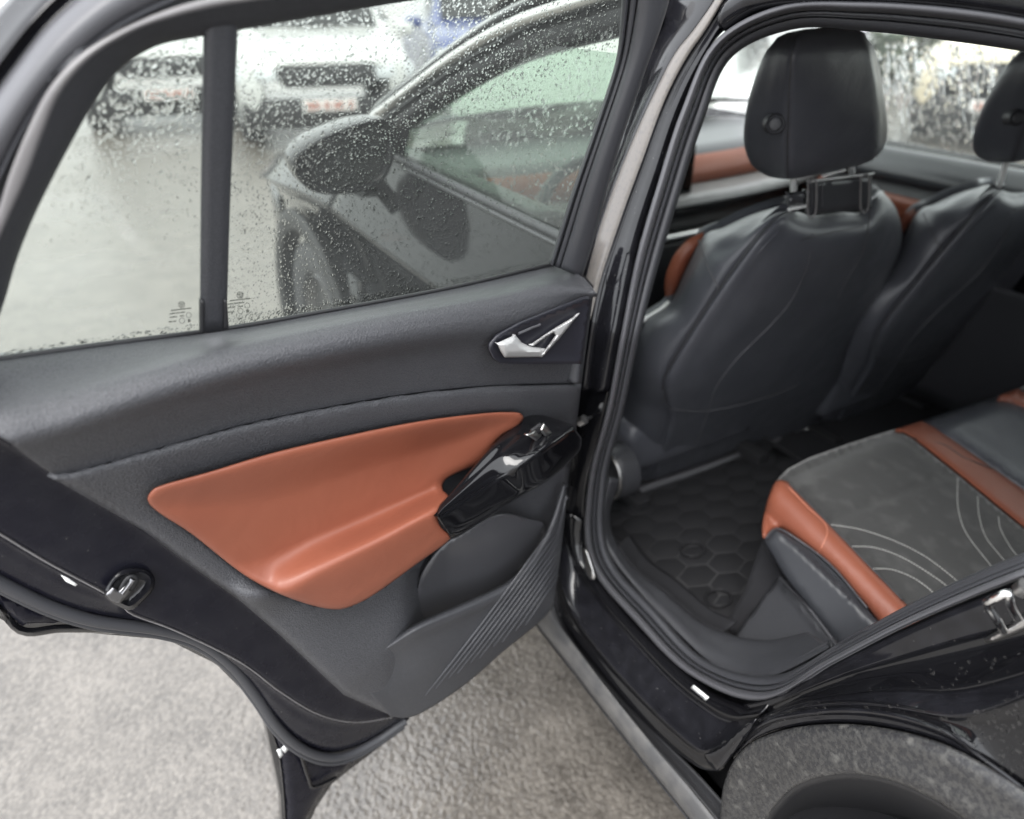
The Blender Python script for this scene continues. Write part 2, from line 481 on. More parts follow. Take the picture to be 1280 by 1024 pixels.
# the near patch with its stones in relief
def stones():
    x0, x1, y0, y1, st, cell = -1.38, .36, -.5, 1.2,   .0031, .0085
    nx, ny = int((x1-x0)/st), int((y1-y0)/st)
    X, Y = np.meshgrid(np.linspace(x0, x1, nx), np.linspace(y0, y1, ny))
    cx, cy = int((x1-x0)/cell)+4, int((y1-y0)/cell)+4
    jx, jy, hh, tt = (rng.uniform(0, 1, (cy, cx)) for _ in range(4))
    gx, gy = (X-x0)/cell+1, (Y-y0)/cell+1
    ix, iy = gx.astype(int), gy.astype(int)
    best = np.full(X.shape, 9.0); hb_ = np.zeros(X.shape); tb = np.zeros(X.shape)
    for dx in (-1, 0, 1):
        for dy in (-1, 0, 1):
            a_, b_ = np.clip(ix+dx, 0, cx-1), np.clip(iy+dy, 0, cy-1)
            d_ = np.hypot(a_+jx[b_, a_]-gx, b_+jy[b_, a_]-gy)/(.75+.5*hh[b_, a_])
            m_ = d_ < best
            best = np.where(m_, d_, best); hb_ = np.where(m_, hh[b_, a_], hb_); tb = np.where(m_, tt[b_, a_], tb)
    edge = np.clip(np.minimum.reduce([X-x0, x1-X, Y-y0, y1-Y])/.12, 0, 1)
    Z = .001+edge*(.0023*np.clip(1-(best/.8)**2, 0, 1)*(.5+.7*hb_)+.0005*rng.normal(size=X.shape)*.5)
    V = np.stack([X.ravel(), Y.ravel(), Z.ravel()], 1)
    o = emit('asphalt_stones', V, grid_faces(ny, nx), 'asphalt_stones', g, 0, 180, face=False, kind='stuff')
    at = o.data.attributes.new('tint', 'FLOAT', 'POINT')
    at.data.foreach_set('value', (tb*np.clip(1.25-best, 0, 1)).ravel().astype(np.float32))
stones()

# ------------------------------------------------------------------ the black car
CAR = empty('black_car', (.9, .3, 0))
tag(CAR, 'black car with its rear door wide open and tan and black cabin in view', 'car')

# ---- the open rear door
RD = empty('rear_door', tuple(HH), CAR)
BELT = [(-112, 466, -.044), (-60, 458, -.044), (0, 449, -.044), (130, 431, -.044), (285, 411, -.044), (400, 391, -.044), (560, 361, -.044), (690, 331, -.044), (708, 336, -.02), (728, 346, .01), (741, 360, .05)]
CREASE = [(-112, 592, .043), (-60, 575, .045), (0, 546, .048), (60, 529, .05), (190, 481, .054), (300, 447, .056), (400, 425, .058), (480, 409, .058), (560, 397, .058), (620, 388, .058), (680, 375, .057), (742, 365, .056)]
GROOVE = [(-112, 650, .028), (-60, 633, .028), (0, 613, .028), (65, 596, .028), (100, 588, .028), (200, 560, .028), (300, 532, .028), (400, 511, .028), (500, 494, .028), (600, 483, .028), (680, 480, .028), (727, 479, .028)]
def shift(c, dy, do=0, dx=0): return [(p[0]+dx, p[1]+dy, p[2]+do) for p in c]
TRIML = [(-112, 474), (-60, 509), (0, 548), (70, 596), (180, 664), (240, 708), (300, 751), (350, 794), (430, 869), (488, 895)]
# upper trim runs from the glass down to the groove; its left end follows the slanting rear edge of the trim
def cut_left(c, n=60):                            # start a lengthwise curve where it meets the trim's rear edge
    q = cr(c, 200); e = cr(TRIML, 200)
    ye = np.interp(q[:, 0], e[:, 0], e[:, 1])
    q = q[q[:, 1] <= ye+1]
    return q[::max(1, len(q)//n)].tolist()+[q[-1].tolist()]
cv = [BELT, shift(BELT, 2.5, .004), mid(BELT, CREASE, .35, .0), mid(BELT, CREASE, .86, .001), mid(CREASE, GROOVE, .1, -.001), mid(CREASE, GROOVE, .5, .0), mid(CREASE, GROOVE, .95, .0), GROOVE]
cv = [cut_left(c) for c in cv]
band('upper_trim', D, cv, 'grain', RD, n=110, sub=5, thick=.012, ang=60)
band('trim_groove', D, [cut_left(GROOVE), cut_left(shift(GROOVE, 1.8, -.008)), cut_left(shift(GROOVE, 5, -.02))], 'plastic', RD, n=90, sub=2, thick=.004)
# end cap of the upper trim by the hinge
sheet('trim_end_cap', D, [(742, 363), (738, 380), (728, 455), (726, 480), (718, 480), (722, 455), (730, 380), (735, 366)], lambda x, y, d: .045+.0*x, 'plastic', RD, step=6, thick=.03, smooth=False)
PADO = [(185, 627), (188, 615), (203, 606), (260, 590), (340, 566), (430, 545), (520, 527), (600, 517), (638, 515), (651, 517), (654, 524), (645, 534), (628, 544), (620, 553), (614, 568), (605, 578), (580, 588), (561, 597), (554, 605), (554, 613), (560, 620), (550, 633), (547, 648), (553, 660), (562, 668), (560, 677), (520, 706), (470, 742), (442, 757), (420, 762), (390, 757), (350, 743), (318, 727), (290, 708), (240, 668), (200, 642)]
# lower trim
LT = [(-60, 632), (63, 598), (100, 588), (200, 560), (300, 532), (400, 511), (500, 494), (600, 483), (680, 480), (726, 479), (720, 540), (712, 590), (706, 640), (700, 700), (690, 760), (640, 796), (560, 850), (508, 892), (488, 894), (430, 869), (350, 794), (300, 751), (240, 708), (180, 664), (70, 600)]
LT = [tuple(p[:2]) for p in cr(GROOVE, 90) if p[0] > 66]+LT[10:]
LT = [(p[0], p[1]+1.5) if k < 88 and p[1] < 600 and p[0] < 727 and k < len(LT)-15 else p for k, p in enumerate(LT)]
def h_low(x, y, d):
    f = lay([(60, 590, .036), (400, 508, .036), (730, 478, .036)],
            [(60, 660, .014), (300, 640, .004), (560, 600, -.002), (730, 540, .006)],
            [(60, 700, .006), (300, 745, .012), (400, 770, .022), (500, 712, .014), (526, 697, -.012), (600, 650, -.02), (690, 610, -.012), (730, 590, 0)],
            [(60, 760, .0), (300, 790, .01), (440, 835, .03), (500, 802, .03), (518, 788, .012), (536, 770, -.022), (600, 745, -.03), (660, 700, -.02), (700, 650, -.01)],
            [(60, 860, 0), (430, 880, .02), (500, 890, .02), (600, 830, .0), (700, 760, .0)])
    r = f(x, y)
    g_ = cr(GROOVE, 120); yt = np.interp(x, g_[:, 0], g_[:, 1])
    away = np.clip((y-yt-6)/14, 0, 1)
    pp_ = np.stack([x, y], 1); po = cr(PADO, 200, closed=True)[:, :2]
    r = r-.022*inside(pp_, po)*np.clip(edist(pp_, po)/8-.3, 0, 1)
    r = r+.02*np.exp(-((x-325)/34)**2-((y-744)/15)**2)
    return r-.012*(1-np.clip(d/9, 0, 1))**2*away-.004*(1-np.clip((y-yt)/4, 0, 1))
sheet('lower_trim', D, LT, h_low, 'grain', RD, step=7, thick=.01, smooth=False, ang=60)
# map pocket wall: upper lip and ribbed face
LIP = [(441, 829, .020), (480, 808, .026), (520, 782, .042), (586, 753, .05), (632, 731, .052), (656, 709, .048), (676, 680, .04), (690, 650, .03), (704, 606, .018)]
LIP2 = [(436, 838, .020), (480, 816, .029), (522, 791, .048), (588, 763, .058), (637, 740, .06), (664, 715, .055), (683, 685, .045), (696, 655, .034), (708, 612, .02)]
PBOT = [(488, 896, .02), (512, 897, .022), (540, 884, .03), (585, 853, .038), (632, 812, .04), (668, 783, .036), (690, 757, .03), (699, 705, .026), (707, 640, .02)]
band('map_pocket', D, [shift(LIP, -3, -.016), shift(LIP, -1, -.003), LIP, mid(LIP, LIP2, .5, .003), LIP2, mid(LIP2, PBOT, .12, -.001), mid(LIP2, PBOT, .5, .004), mid(LIP2, PBOT, .9, .001), PBOT], 'plastic', RD, n=90, sub=4, thick=.008, ang=60)
sheet('pocket_liner', D, [(514, 776), (520, 749), (532, 712), (565, 674), (623, 644), (665, 650), (682, 658), (676, 684), (655, 712), (634, 734), (588, 756), (520, 786)],
      lambda x, y, d: .010-.03*np.clip(1-(x-515)/60, 0, 1)**1.5*0-.035*np.clip(((y-650)-(680-x)*.25)/110, 0, 1)**1.2+.012*np.sin(np.clip((x-560)/110, 0, 1)*math.pi), 'liner', RD, step=6, thick=.004, ang=80)
pocket_face = [LIP2, mid(LIP2, PBOT, .12, -.001), mid(LIP2, PBOT, .5, .004), mid(LIP2, PBOT, .9, .001), PBOT]
def on_face(x, y):
    return float(lay(*pocket_face)(np.array([x]), np.array([y]))[0])
for k in range(10):
    t = k/9
    x1, y1 = 695+4*t, 652+66*t
    x2, y2 = 532+125*t, 869-88*t
    if 0 < k < 9: x2 += 1.5*(-1)**k; y2 -= 2*(-1)**k
    pts = []
    for s in np.linspace(0, 1, 16):
        x = x1+(x2-x1)*s+3*math.sin(math.pi*s)*(1-t); y = y1+(y2-y1)*s+0*s
        pts.append((x, y))
    hh = lay(*pocket_face)(np.array([p[0] for p in pts]), np.array([p[1] for p in pts]))
    ptube('pocket_rib', D, [(p[0], p[1], float(q)+.0015) for p, q in zip(pts, hh)],   .0014, 'satin', RD, n=30, seg=6, taper=lambda s: .35+.65*min(1, 4*s, 6*(1-s)+.3))
# tan arm pad
padh = lay([(180, 600, .040), (650, 500, .040)], [(180, 640, .030), (330, 630, .020), (470, 585, .016), (560, 558, .016), (660, 525, .034)],
           [(180, 690, .024), (310, 700, .018), (400, 666, .016), (480, 634, .016), (556, 602, .018), (660, 560, .02)],
           [(180, 745, .026), (318, 738, .032), (352, 740, .05), (400, 716, .062), (470, 681, .070), (552, 638, .076), (660, 600, .076)],
           [(180, 790, .02), (340, 775, .034), (440, 770, .052), (560, 685, .068), (660, 640, .06)])
def h_pad(x, y, d): return padh(x, y)+.006*np.sqrt(np.clip(1-(1-np.clip(d/10, 0, 1))**2, 0, 1))-.002
sheet('tan_pad', D, PADO, lambda x, y, d: h_pad(x, y, d)+.003, 'tan', RD, step=3.6, thick=.005, ang=80, bstep=3.2, rings=(1.5, 3.5, 6.5, 10))
# pull cup behind the armrest
sheet('pull_cup', D, [(548, 600), (580, 580), (612, 560), (622, 545), (650, 525), (668, 520), (650, 560), (600, 620), (560, 640), (550, 625)], .004, 'satin', RD, step=9, thick=.004, smooth=False)
# gloss armrest
A0 = [(546, 643, .080), (550, 632, .072), (580, 597, .054), (614, 558, .040), (640, 534, .030), (657, 521, .022), (671, 517, .016)]
A1 = [(547, 647, .085), (570, 631, .081), (605, 609, .076), (630, 593, .078), (649, 581, .088), (685, 557, .095), (717, 534, .078)]
A2 = [(557, 661, .080), (567, 670, .076), (604, 648, .070), (645, 621, .072), (686, 597, .077), (721, 565, .066), (727, 548, .06)]
A0 = [(p[0], p[1], p[2]) for p in A0]
A0e = A0[:-1]+[(671, 517, .016), (716, 530, .04)]
band('armrest', D, [A0e, mid(A0e, A1, .06, .003), mid(A0e, A1, .3, .004), mid(A0e, A1, .5, .005), mid(A0e, A1, .75, .0035), mid(A0e, A1, .95, .001), A1], 'gloss', RD, n=80, sub=4, thick=.006, ang=60)
band('armrest_side', D, [A1, mid(A1, A2, .5, .0005), A2, shift(A2, 3, -.03)], 'gloss', RD, n=80, sub=3, thick=.006, ang=30)
sheet('window_switch', D, [(659, 544), (668, 537), (680, 545), (672, 553)], lambda x, y, d: .086-.0009*(x-659)+.004*np.clip(d/3, 0, 1), 'satin_chrome', RD, step=3, thick=.006, smooth=False)
sheet('window_switch_lever', D, [(673, 538), (680, 529), (690, 541), (683, 547)], lambda x, y, d: .076+.003*np.clip(d/3, 0, 1), 'satin_chrome', RD, step=3, thick=.004, smooth=False)
sheet('switch_well', D, [(664, 538), (676, 529), (681, 533), (674, 543)], .077, 'dark_trim', RD, step=4, thick=.003, smooth=False)
# handle
sheet('handle_bezel', D, [(612, 437), (613, 430), (622, 420), (650, 405), (690, 389), (728, 374), (738, 372), (738, 380), (727, 455), (640, 455), (626, 454), (618, 449)], lambda x, y, d: .066-.003*np.clip(d/10, 0, 1)-.0*x, 'bezel', RD, step=5, thick=.004, smooth=False)
sheet('door_handle', D, [(621, 429), (644, 418.5), (652, 428), (661, 432.5), (682, 436), (677, 446.5), (631, 447), (626, 440)], lambda x, y, d: .066+.008*np.clip(d/7, 0, 1)+.008*np.clip((655-x)/30, 0, 1), 'silver', RD, step=2.5, thick=.005, smooth=False, ang=30)
sheet('handle_trim', D, [(661.7, 431.5), (680, 419), (696, 408.5), (725, 391.5), (712, 408), (698, 425), (677.5, 447), (675.8, 444.5), (688, 428), (694, 419), (692, 416.5), (684, 420.5), (667, 432.8)], lambda x, y, d: .067+.004*np.clip(d/2.5, 0, 1), 'silver', RD, step=2, thick=.003, smooth=False, ang=25, bstep=2)
ptube('handle_slit', D, [(648, 417, .066), (662, 411, .066), (675, 406, .066)], .002, 'rubber_pale', RD, n=8, seg=6)

# glass
PANE_R = [(290, -60), (276, 418), (400, 398), (560, 368), (700, 336), (724, 240), (750, 170), (782, 80), (790, -60)]
PANE_L = [(258, -60), (256, 424), (130, 440), (-10, 459), (-70, 470), (-60, 420), (-20, 400), (20, 300), (70, 195), (120, 105), (160, 62), (200, 44), (250, -60)]
sheet('window_pane', D, PANE_R, -.050, 'glass', RD, step=60, thick=.0, smooth=False)
sheet('quarter_pane', D, PANE_L, -.050, 'glass', RD, step=60, thick=.0, smooth=False)
drops('rain_drops', D, [(298, -10), (284, 408), (400, 390), (560, 360), (690, 328), (740, 170), (770, 60), (775, -10)], 4600, .0006, .0012, RD, o=-.052)
drops('rain_drops', D, [(298, -10), (284, 408), (400, 390), (560, 360), (690, 328), (740, 170), (770, 60), (775, -10)], 9500, .0004, .0008, RD, o=-.052)
drops('rain_drops', D, [(250, 45), (248, 300), (40, 310), (85, 200), (135, 115), (175, 72)], 1300, .0007, .0014, RD, o=-.052, dens=lambda x, y: np.clip((330-y)/200, 0.04, 1))
drops('rain_drops', D, [(250, 404), (130, 422), (0, 440), (0, 447), (130, 429), (250, 414)], 170, .0007, .0015, RD, o=-.0515)
drops('rain_drops', D, [(286, 396), (400, 378), (560, 349), (690, 320), (690, 328), (560, 359), (400, 389), (286, 408)], 500, .0007, .0015, RD, o=-.0515)
ptube('belt_seal', D, [(p[0], p[1]-.5, -.044) for p in BELT], .0028, 'dark_trim', RD, n=60)
# window divider post
profile_band('window_divider', D, [(255, -60, -.02), (254, 40, -.02), (251, 250, -.02), (250, 416, -.02)], [(299, -60, -.02), (297, 40, -.02), (288, 250, -.02), (283, 413, -.02)], [(0, -.008), (.03, .0), (.15, .003), (.5, .004), (.85, .003), (.97, 0), (1, -.008)], 'plastic', RD, n=30, thick=.006)
for xx, yy in ((252, 414), (281, 411)):
    sheet('divider_foot', D, [(xx, yy-38), (xx+3, yy-37), (xx+3.5, yy+3), (xx, yy+4)] if xx < 260 else [(xx, yy-36), (xx+3, yy-34), (xx+5, yy-1), (xx, yy+2)], -.014, 'dark_trim', RD, step=6, thick=.006, smooth=False)
# upper frame, rear corner
E0 = [(-34, 478, -.03), (-18, 440, -.03), (0, 395, -.03), (30, 300, -.03), (80, 196, -.03), (128, 114, -.03), (165, 75, -.03), (205, 55, -.03), (253, 46, -.03), (300, 38, -.03), (400, 20, -.03), (560, -5, -.03), (760, -25, -.03)]
E1 = [(-84, 480, .0), (-54, 410, .0), (-20, 340, .0), (12, 268, .0), (42, 200, .0), (66, 131, .0), (101, 82, .0), (150, 46, .0), (200, 26, .0), (270, 8, .0), (400, -10, .0), (560, -35, .0), (760, -55, .0)]
E2 = [(-100, 482, -.002), (-68, 400, -.002), (-30, 320, -.002), (0, 258, -.002), (18, 200, -.002), (54, 124, -.002), (84, 82, -.002), (120, 57, -.002), (162, 33, -.002), (250, 0, -.002), (400, -22, -.002), (560, -47, -.002), (760, -67, -.002)]
E3 = [(-116, 484, -.012), (-84, 390, -.012), (-40, 290, -.012), (0, 214, -.012), (28, 160, -.012), (66, 104, -.012), (105, 65, -.012), (145, 33, -.012), (200, 4, -.012), (260, -20, -.012), (400, -45, -.012), (560, -65, -.012), (760, -85, -.012)]
E4 = [(-150, 490, -.035), (-118, 340, -.035), (-60, 200, -.035), (0, 112, -.035), (28, 72, -.035), (60, 32, -.035), (100, -5, -.035), (150, -40, -.035), (200, -65, -.035), (270, -90, -.035), (400, -115, -.035), (560, -135, -.035), (760, -155, -.035)]
E5 = [(-190, 496, -.09), (-165, 330, -.09), (-110, 170, -.09), (-40, 60, -.09), (0, 10, -.09), (40, -35, -.09), (90, -70, -.09), (150, -105, -.09), (200, -130, -.09), (270, -150, -.09), (400, -180, -.09), (560, -200, -.09), (760, -220, -.09)]
profile_band('window_frame', D, E0, E1, [(0, -.006), (.04, .004), (.35, .006), (.7, .003), (1, 0)], 'plastic', RD, n=90)
profile_band('frame_strip', D, E1, E2, [(0, -.002), (.08, .002), (.5, .003), (.92, .002), (1, -.004)], 'framegrey', RD, n=90)
profile_band('frame_seal', D, E2, E3, [(0, -.004), (.15, -.012), (.4, -.010), (.6, .001), (.8, .003), (1, -.008)], 'rubber', RD, n=90)
profile_band('frame_seal', D, E3, E4, [(0, -.008), (.06, .002), (.25, .010), (.5, .014), (.75, .010), (.95, 0), (1, -.01)], 'rubber_pale', RD, n=90)
profile_band('frame_outer', D, E4, E5, [(0, -.01), (.2, -.008), (.3, .004), (.6, .003), (1, 0)], 'gloss_worn', RD, n=90)
# upper frame, hinge side
F0 = [(786, -70, -.03), (778, -10, -.03), (775, 32, -.03), (768, 82, -.03), (740, 168, -.03), (714, 242, -.03), (686, 330, -.03)]
F1 = [(850, -70, -.005), (838, -10, -.005), (826, 32, -.005), (802, 98, -.005), (768, 200, -.005), (742, 298, -.005), (727, 347, -.005)]
profile_band('frame_seal', D, F0, F1, [(0, -.006), (.04, .002), (.1, .004), (.16, -.002), (.2, .003), (.3, .004), (.34, 0)], 'rubber', RD, n=60)
profile_band('frame_cover', D, F0, F1, [(.34, -.002), (.36, .006), (.6, .01), (.85, .008), (.97, .004), (1, -.02)], 'satin', RD, n=60)
# shell of the door below the trim
SL = [(-150, 560, -.045), (-110, 598, -.045), (-60, 632, -.045), (0, 668, -.045), (60, 704, -.045), (140, 747, -.045), (165, 768, -.045), (220, 789, -.045), (300, 828, -.045), (350, 865, -.045), (400, 894, -.045), (445, 903, -.045), (490, 897, -.04)]
TL3 = [(p[0], p[1]-6, -.02) for p in TRIML]
SR = [(-165, 600, -.075), (-120, 655, -.075), (-60, 692, -.075), (0, 722, -.075), (60, 751, -.075), (120, 770, -.075), (200, 781, -.075), (250, 796, -.075), (290, 825, -.075), (320, 862, -.075), (345, 899, -.075), (370, 924, -.075), (400, 939, -.075), (432, 939, -.075), (470, 921, -.07), (508, 895, -.06)]
SO = [(-180, 620, -.10), (-130, 690, -.10), (-60, 735, -.10), (-10, 752, -.10), (25, 786, -.10), (75, 783, -.10), (150, 785, -.10), (210, 794, -.10), (270, 824, -.10), (310, 864, -.10), (335, 904, -.10), (348, 945, -.10), (354, 1000, -.10), (357, 1070, -.10)]
profile_band('door_shell', D, TL3, SL, [(0, 0), (.05, -.015), (.3, -.012), (.8, -.002), (.95, .0), (1, -.002)], 'shell_black', RD, n=90)
ptube('shell_edge', D, shift(SL, 0, .001), .001, 'framegrey', RD, n=90, seg=6)
profile_band('door_shell', D, SL, SR, [(0, -.004), (.1, -.008), (.4, -.004), (.6, -.002), (.9, .0), (1, -.006)], 'shell_black', RD, n=110)
ptube('door_rubber', D, shift(SR, 6, .002, -1), .0075, 'rubber', RD, n=120, seg=10)
ptube('door_rubber', D, shift(SR, 13, -.006, -3), .005, 'rubber', RD, n=120, seg=8)
OUT = [(-160, 612), (-118, 670), (-60, 708), (0, 735), (60, 762), (120, 780), (200, 790), (252, 806), (292, 838), (324, 876), (350, 910), (376, 934), (404, 947), (434, 947), (470, 928), (512, 898), (480, 930), (440, 960), (415, 980), (395, 1010), (380, 1045), (357, 1075), (354, 1000), (348, 945), (335, 904), (310, 864), (270, 824), (210, 794), (150, 785), (75, 783), (25, 786), (-10, 752), (-60, 735), (-130, 692), (-182, 622)]
sheet('door_skin', D, OUT, lambda x, y, d: -.10+.012*np.clip(d/9, 0, 1), 'shell_black', RD, step=7, thick=.012, smooth=False)
band('skin_lip', D, [shift(SO, 0, .004), shift(SO, 2, .006, 1), shift(SO, 4, .002, 4)], 'gloss', RD, n=90, sub=2, thick=.004)
ptube('skin_fold', D, [(372, 920, -.078), (378, 950, -.08), (386, 975, -.08), (392, 984, -.08), (420, 972, -.08)], .003, 'gloss', RD, n=24)
sheet('service_mark', D, [(352, 936), (362, 924), (367, 930), (356, 942)], -.083, 'label', RD, step=4, thick=.001, smooth=False)
sheet('service_mark', D, [(346, 938), (351, 936), (354, 944), (350, 948)], -.083, 'label', RD, step=4, thick=.001, smooth=False)
# the metal behind everything, so the door is one solid
BACK = [(-175, 486), (-60, 462), (130, 440), (285, 420), (560, 372), (720, 335), (722, 480), (706, 640), (690, 748), (640, 790), (512, 890), (440, 940), (395, 1000), (357, 1070), (354, 1000), (335, 910), (310, 870), (270, 830), (210, 800), (75, 788), (25, 788), (-60, 738), (-130, 694), (-182, 624)]
sheet('outer_panel', D, BACK, -.14, 'gloss', RD, step=30, thick=.02, smooth=False)
# latch
sheet('latch_plate', D, [(131, 745), (136, 728), (150, 714), (168, 710), (184, 713), (193, 722), (192, 736), (183, 748), (166, 762), (152, 760)], lambda x, y, d: -.034+.005*np.clip(1-np.abs(d-5)/4, 0, 1)-.004*np.clip((d-8)/6, 0, 1), 'gloss_worn', RD, step=3, thick=.004, ang=80, bstep=2.5, rings=(2, 5, 8))
sheet('latch_slot', D, [(146, 744), (156, 724), (166, 719), (174, 723), (170, 734), (158, 750)], -.030, 'dark_trim', RD, step=4, thick=.002)
sheet('latch_claw', D, [(133, 744), (142, 735), (149, 741), (158, 733), (164, 739), (150, 755), (139, 751)], -.027, 'alloy', RD, step=3, thick=.006, smooth=False)
ptube('latch_bar', D, [(153, 742, -.026), (160, 733, -.026), (166, 724, -.026)], .003, 'alloy', RD, n=8, seg=6)
sheet('edge_chip', D, [(76, 719), (84, 722), (97, 731), (94, 733), (82, 727)], -.042, 'label', RD, step=4, thick=.0008, smooth=False)
# etched stamps on the glass
def stamp(cx, cy):
    bm = []; V = []; F = []
    def quad(x0, y0, x1, y1):
        b = len(V); q = D(np.array([(x0, y0), (x1, y0-(x1-x0)*.12), (x1, y1-(x1-x0)*.12), (x0, y1)]), -.0495); V.extend(q); F.append((b, b+1, b+2, b+3))
    def ring(x, y, r, w=.7):
        b = len(V); n = 18; P = []
        for rr in (r, r-w):
            for k in range(n):
                a = 2*math.pi*k/n; P.append((x+rr*math.cos(a), y+rr*math.sin(a)))
        V.extend(D(np.array(P), -.0495))
        for k in range(n): F.append((b+k, b+(k+1) % n, b+n+(k+1) % n, b+n+k))
    ring(cx, cy, 4.2)
    for a, b_, c, d_ in ((-2.6, -2.4, -1, 2.2), (2.6, -2.4, 1, 2.2), (-1, -2.5, 0, .5), (1, -2.5, 0, .5), (-1.3, .8, 0, 3.0), (1.3, .8, 0, 3.0)):
        bb = len(V); dx = .35
        V.extend(D(np.array([(cx+a-dx, cy+b_), (cx+a+dx, cy+b_), (cx+c+dx, cy+d_), (cx+c-dx, cy+d_)]), -.0495)); F.append((bb, bb+1, bb+2, bb+3))
    for row, (y, segs) in enumerate(((7.5, ((-13, -6), (-5, 3), (4, 12))), (11.5, ((-15, -8), (-7, -3), (-2, 4))), (16, ((-15, -11), (-10, -6), (-2, 3))), (21.5, ((-16, -12), (-11, -7))))):
        for x0, x1 in segs:
            x = x0
            while x < x1:
                wd = rng.uniform(.7, 1.3); quad(cx+x, cy+y-(x+15)*.12-1.1*rng.uniform(.7, 1), cx+x+wd, cy+y-(x+15)*.12+.8); x += wd+.45
    ring(cx+9, cy+13, 3.4, .5); ring(cx+0.5, cy+20, 3.6, .5); quad(cx+8, cy+18, cx+9.5, cy+22); quad(cx+10, cy+18, cx+11, cy+22)
    emit('glass_stamp', V, F, 'ink', RD, 0, 180)
stamp(227, 381); stamp(300, 369)

# ---- the body around the door opening
BD = empty('body_side', (.05, -.2, 0), CAR)
SEAL_O = [(1360, 40, -.06), (1280, 22, -.06), (1180, 8, -.06), (1080, 2, -.06), (1000, 4, -.06), (945, 14, -.06), (905, 38, -.06), (880, 76, -.06), (850, 142, -.06), (825, 220, -.06), (800, 302, -.06), (776, 420, -.06), (757, 520, -.06), (736, 600, -.06), (729, 650, -.06), (731, 685, -.06), (744, 716, -.06), (789, 772, -.06), (848, 831, -.06), (894, 866, -.06), (934, 878, -.06), (972, 868, -.06), (1020, 840, -.06), (1100, 797, -.06), (1190, 756, -.06), (1280, 720, -.06), (1360, 688, -.06)]
SEAL_I = [(1360, 80, -.12), (1280, 65, -.12), (1200, 53, -.12), (1090, 40, -.12), (1010, 36, -.12), (955, 42, -.12), (922, 62, -.12), (897, 108, -.12), (866, 190, -.12), (845, 260, -.12), (821, 340, -.12), (800, 420, -.12), (785, 490, -.12), (769, 560, -.12), (757, 610, -.12), (752, 655, -.12), (760, 688, -.12), (790, 728, -.12), (832, 775, -.12), (880, 822, -.12), (915, 843, -.12), (945, 851, -.12), (985, 838, -.12), (1040, 808, -.12), (1100, 775, -.12), (1180, 733, -.12), (1280, 691, -.12), (1360, 658, -.12)]
profile_band('door_seal', S, SEAL_O, SEAL_I, [(0, -.01), (.05, .004), (.16, .010), (.3, .008), (.36, -.002)], 'rubber_pale', BD, n=180, thick=.006)
profile_band('door_seal', S, SEAL_O, SEAL_I, [(.36, -.006), (.4, .002), (.48, .006), (.56, .003), (.6, -.005)], 'rubber', BD, n=180, thick=.006)
profile_band('door_seal', S, SEAL_O, SEAL_I, [(.6, -.006), (.64, .005), (.8, .010), (.95, .004), (1, -.02)], 'rubber', BD, n=180, thick=.006)
# B pillar
G0 = [(818, -70, -.075), (806, 0, -.075), (790, 70, -.075), (765, 150, -.075), (735, 250, -.075), (708, 345, -.075), (700, 455, -.075), (690, 560, -.07), (682, 640, -.065), (684, 700, -.06), (694, 740, -.06)]
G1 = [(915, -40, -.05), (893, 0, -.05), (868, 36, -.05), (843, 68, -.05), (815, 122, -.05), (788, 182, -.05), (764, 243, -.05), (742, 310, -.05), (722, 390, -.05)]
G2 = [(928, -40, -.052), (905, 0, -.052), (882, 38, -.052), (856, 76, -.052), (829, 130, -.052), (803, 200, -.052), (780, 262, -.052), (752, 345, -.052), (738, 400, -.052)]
G0u = G0[:6]+[(704, 400, -.075)]
profile_band('pillar_panel', S, G0u, G1, [(0, -.03), (.3, -.012), (.6, 0), (.9, .002), (1, 0)], 'gloss_worn', BD, n=70)
profile_band('pillar_edge', S, G1, G2, [(0, 0), (.2, .003), (.5, .004), (.8, .003), (1, 0)], 'dust_and_sheen', BD, n=70)
SO_B = [(p[0], p[1], -.065) for p in SEAL_O[5:12]]+[(762, 490, -.065)]
G2x = G2[:-1]+[(737, 420, -.055), (728, 490, -.06)]
profile_band('pillar_panel', S, G2x, SO_B, [(0, 0), (.12, -.004), (.3, -.004), (.7, 0), (1, -.012)], 'gloss_worn', BD, n=70)
lowL = [(708, 330, -.09), (700, 455, -.09), (690, 560, -.085), (682, 640, -.08), (684, 700, -.075)]
lowR = [(792, 330, -.066), (769, 455, -.066), (745, 560, -.066), (731, 620, -.066), (732, 700, -.066)]
profile_band('pillar_foot', S, lowL, lowR, [(0, -.02), (.4, -.004), (.8, .0), (1, -.01)], 'gloss', BD, n=50)
ptube('check_strap', S, [(690, 540, -.04), (712, 530, -.045), (738, 522, -.055)], .006, 'alloy', BD, n=10, seg=8, flat=.5)
ptube('hinge_bolt', S, [(724, 528, -.04), (731, 524, -.045)], .009, 'satin_chrome', BD, n=4, seg=8)
# sill
K0 = [(729, 650, -.062), (731, 685, -.062), (744, 716, -.062), (789, 772, -.062), (848, 831, -.062), (894, 866, -.062), (934, 880, -.062), (965, 872, -.062)]
K1 = [(705, 640, -.052), (708, 676, -.05), (722, 714, -.05), (742, 742, -.05), (785, 791, -.05), (840, 850, -.05), (879, 881, -.05), (912, 899, -.05), (948, 897, -.05)]
K2 = [(694, 660, -.02), (697, 700, -.016), (704, 740, -.014), (722, 778, -.012), (762, 830, -.01), (810, 882, -.01), (850, 920, -.01), (880, 940, -.01), (908, 928, -.02)]
K3 = [(690, 700, -.012), (694, 730, -.01), (707, 784, -.006), (758, 852, -.004), (824, 922, -.004), (879, 962, -.004), (905, 960, -.006)]
profile_band('sill_step', S, K0, K1, [(0, -.01), (.3, -.004), (.75, .002), (1, 0)], 'gloss', BD, n=90)
profile_band('sill_panel', S, K1, K2, [(0, 0), (.05, -.006), (.3, -.006), (.8, -.002), (.95, .001), (1, 0)], 'gloss_worn', BD, n=90)
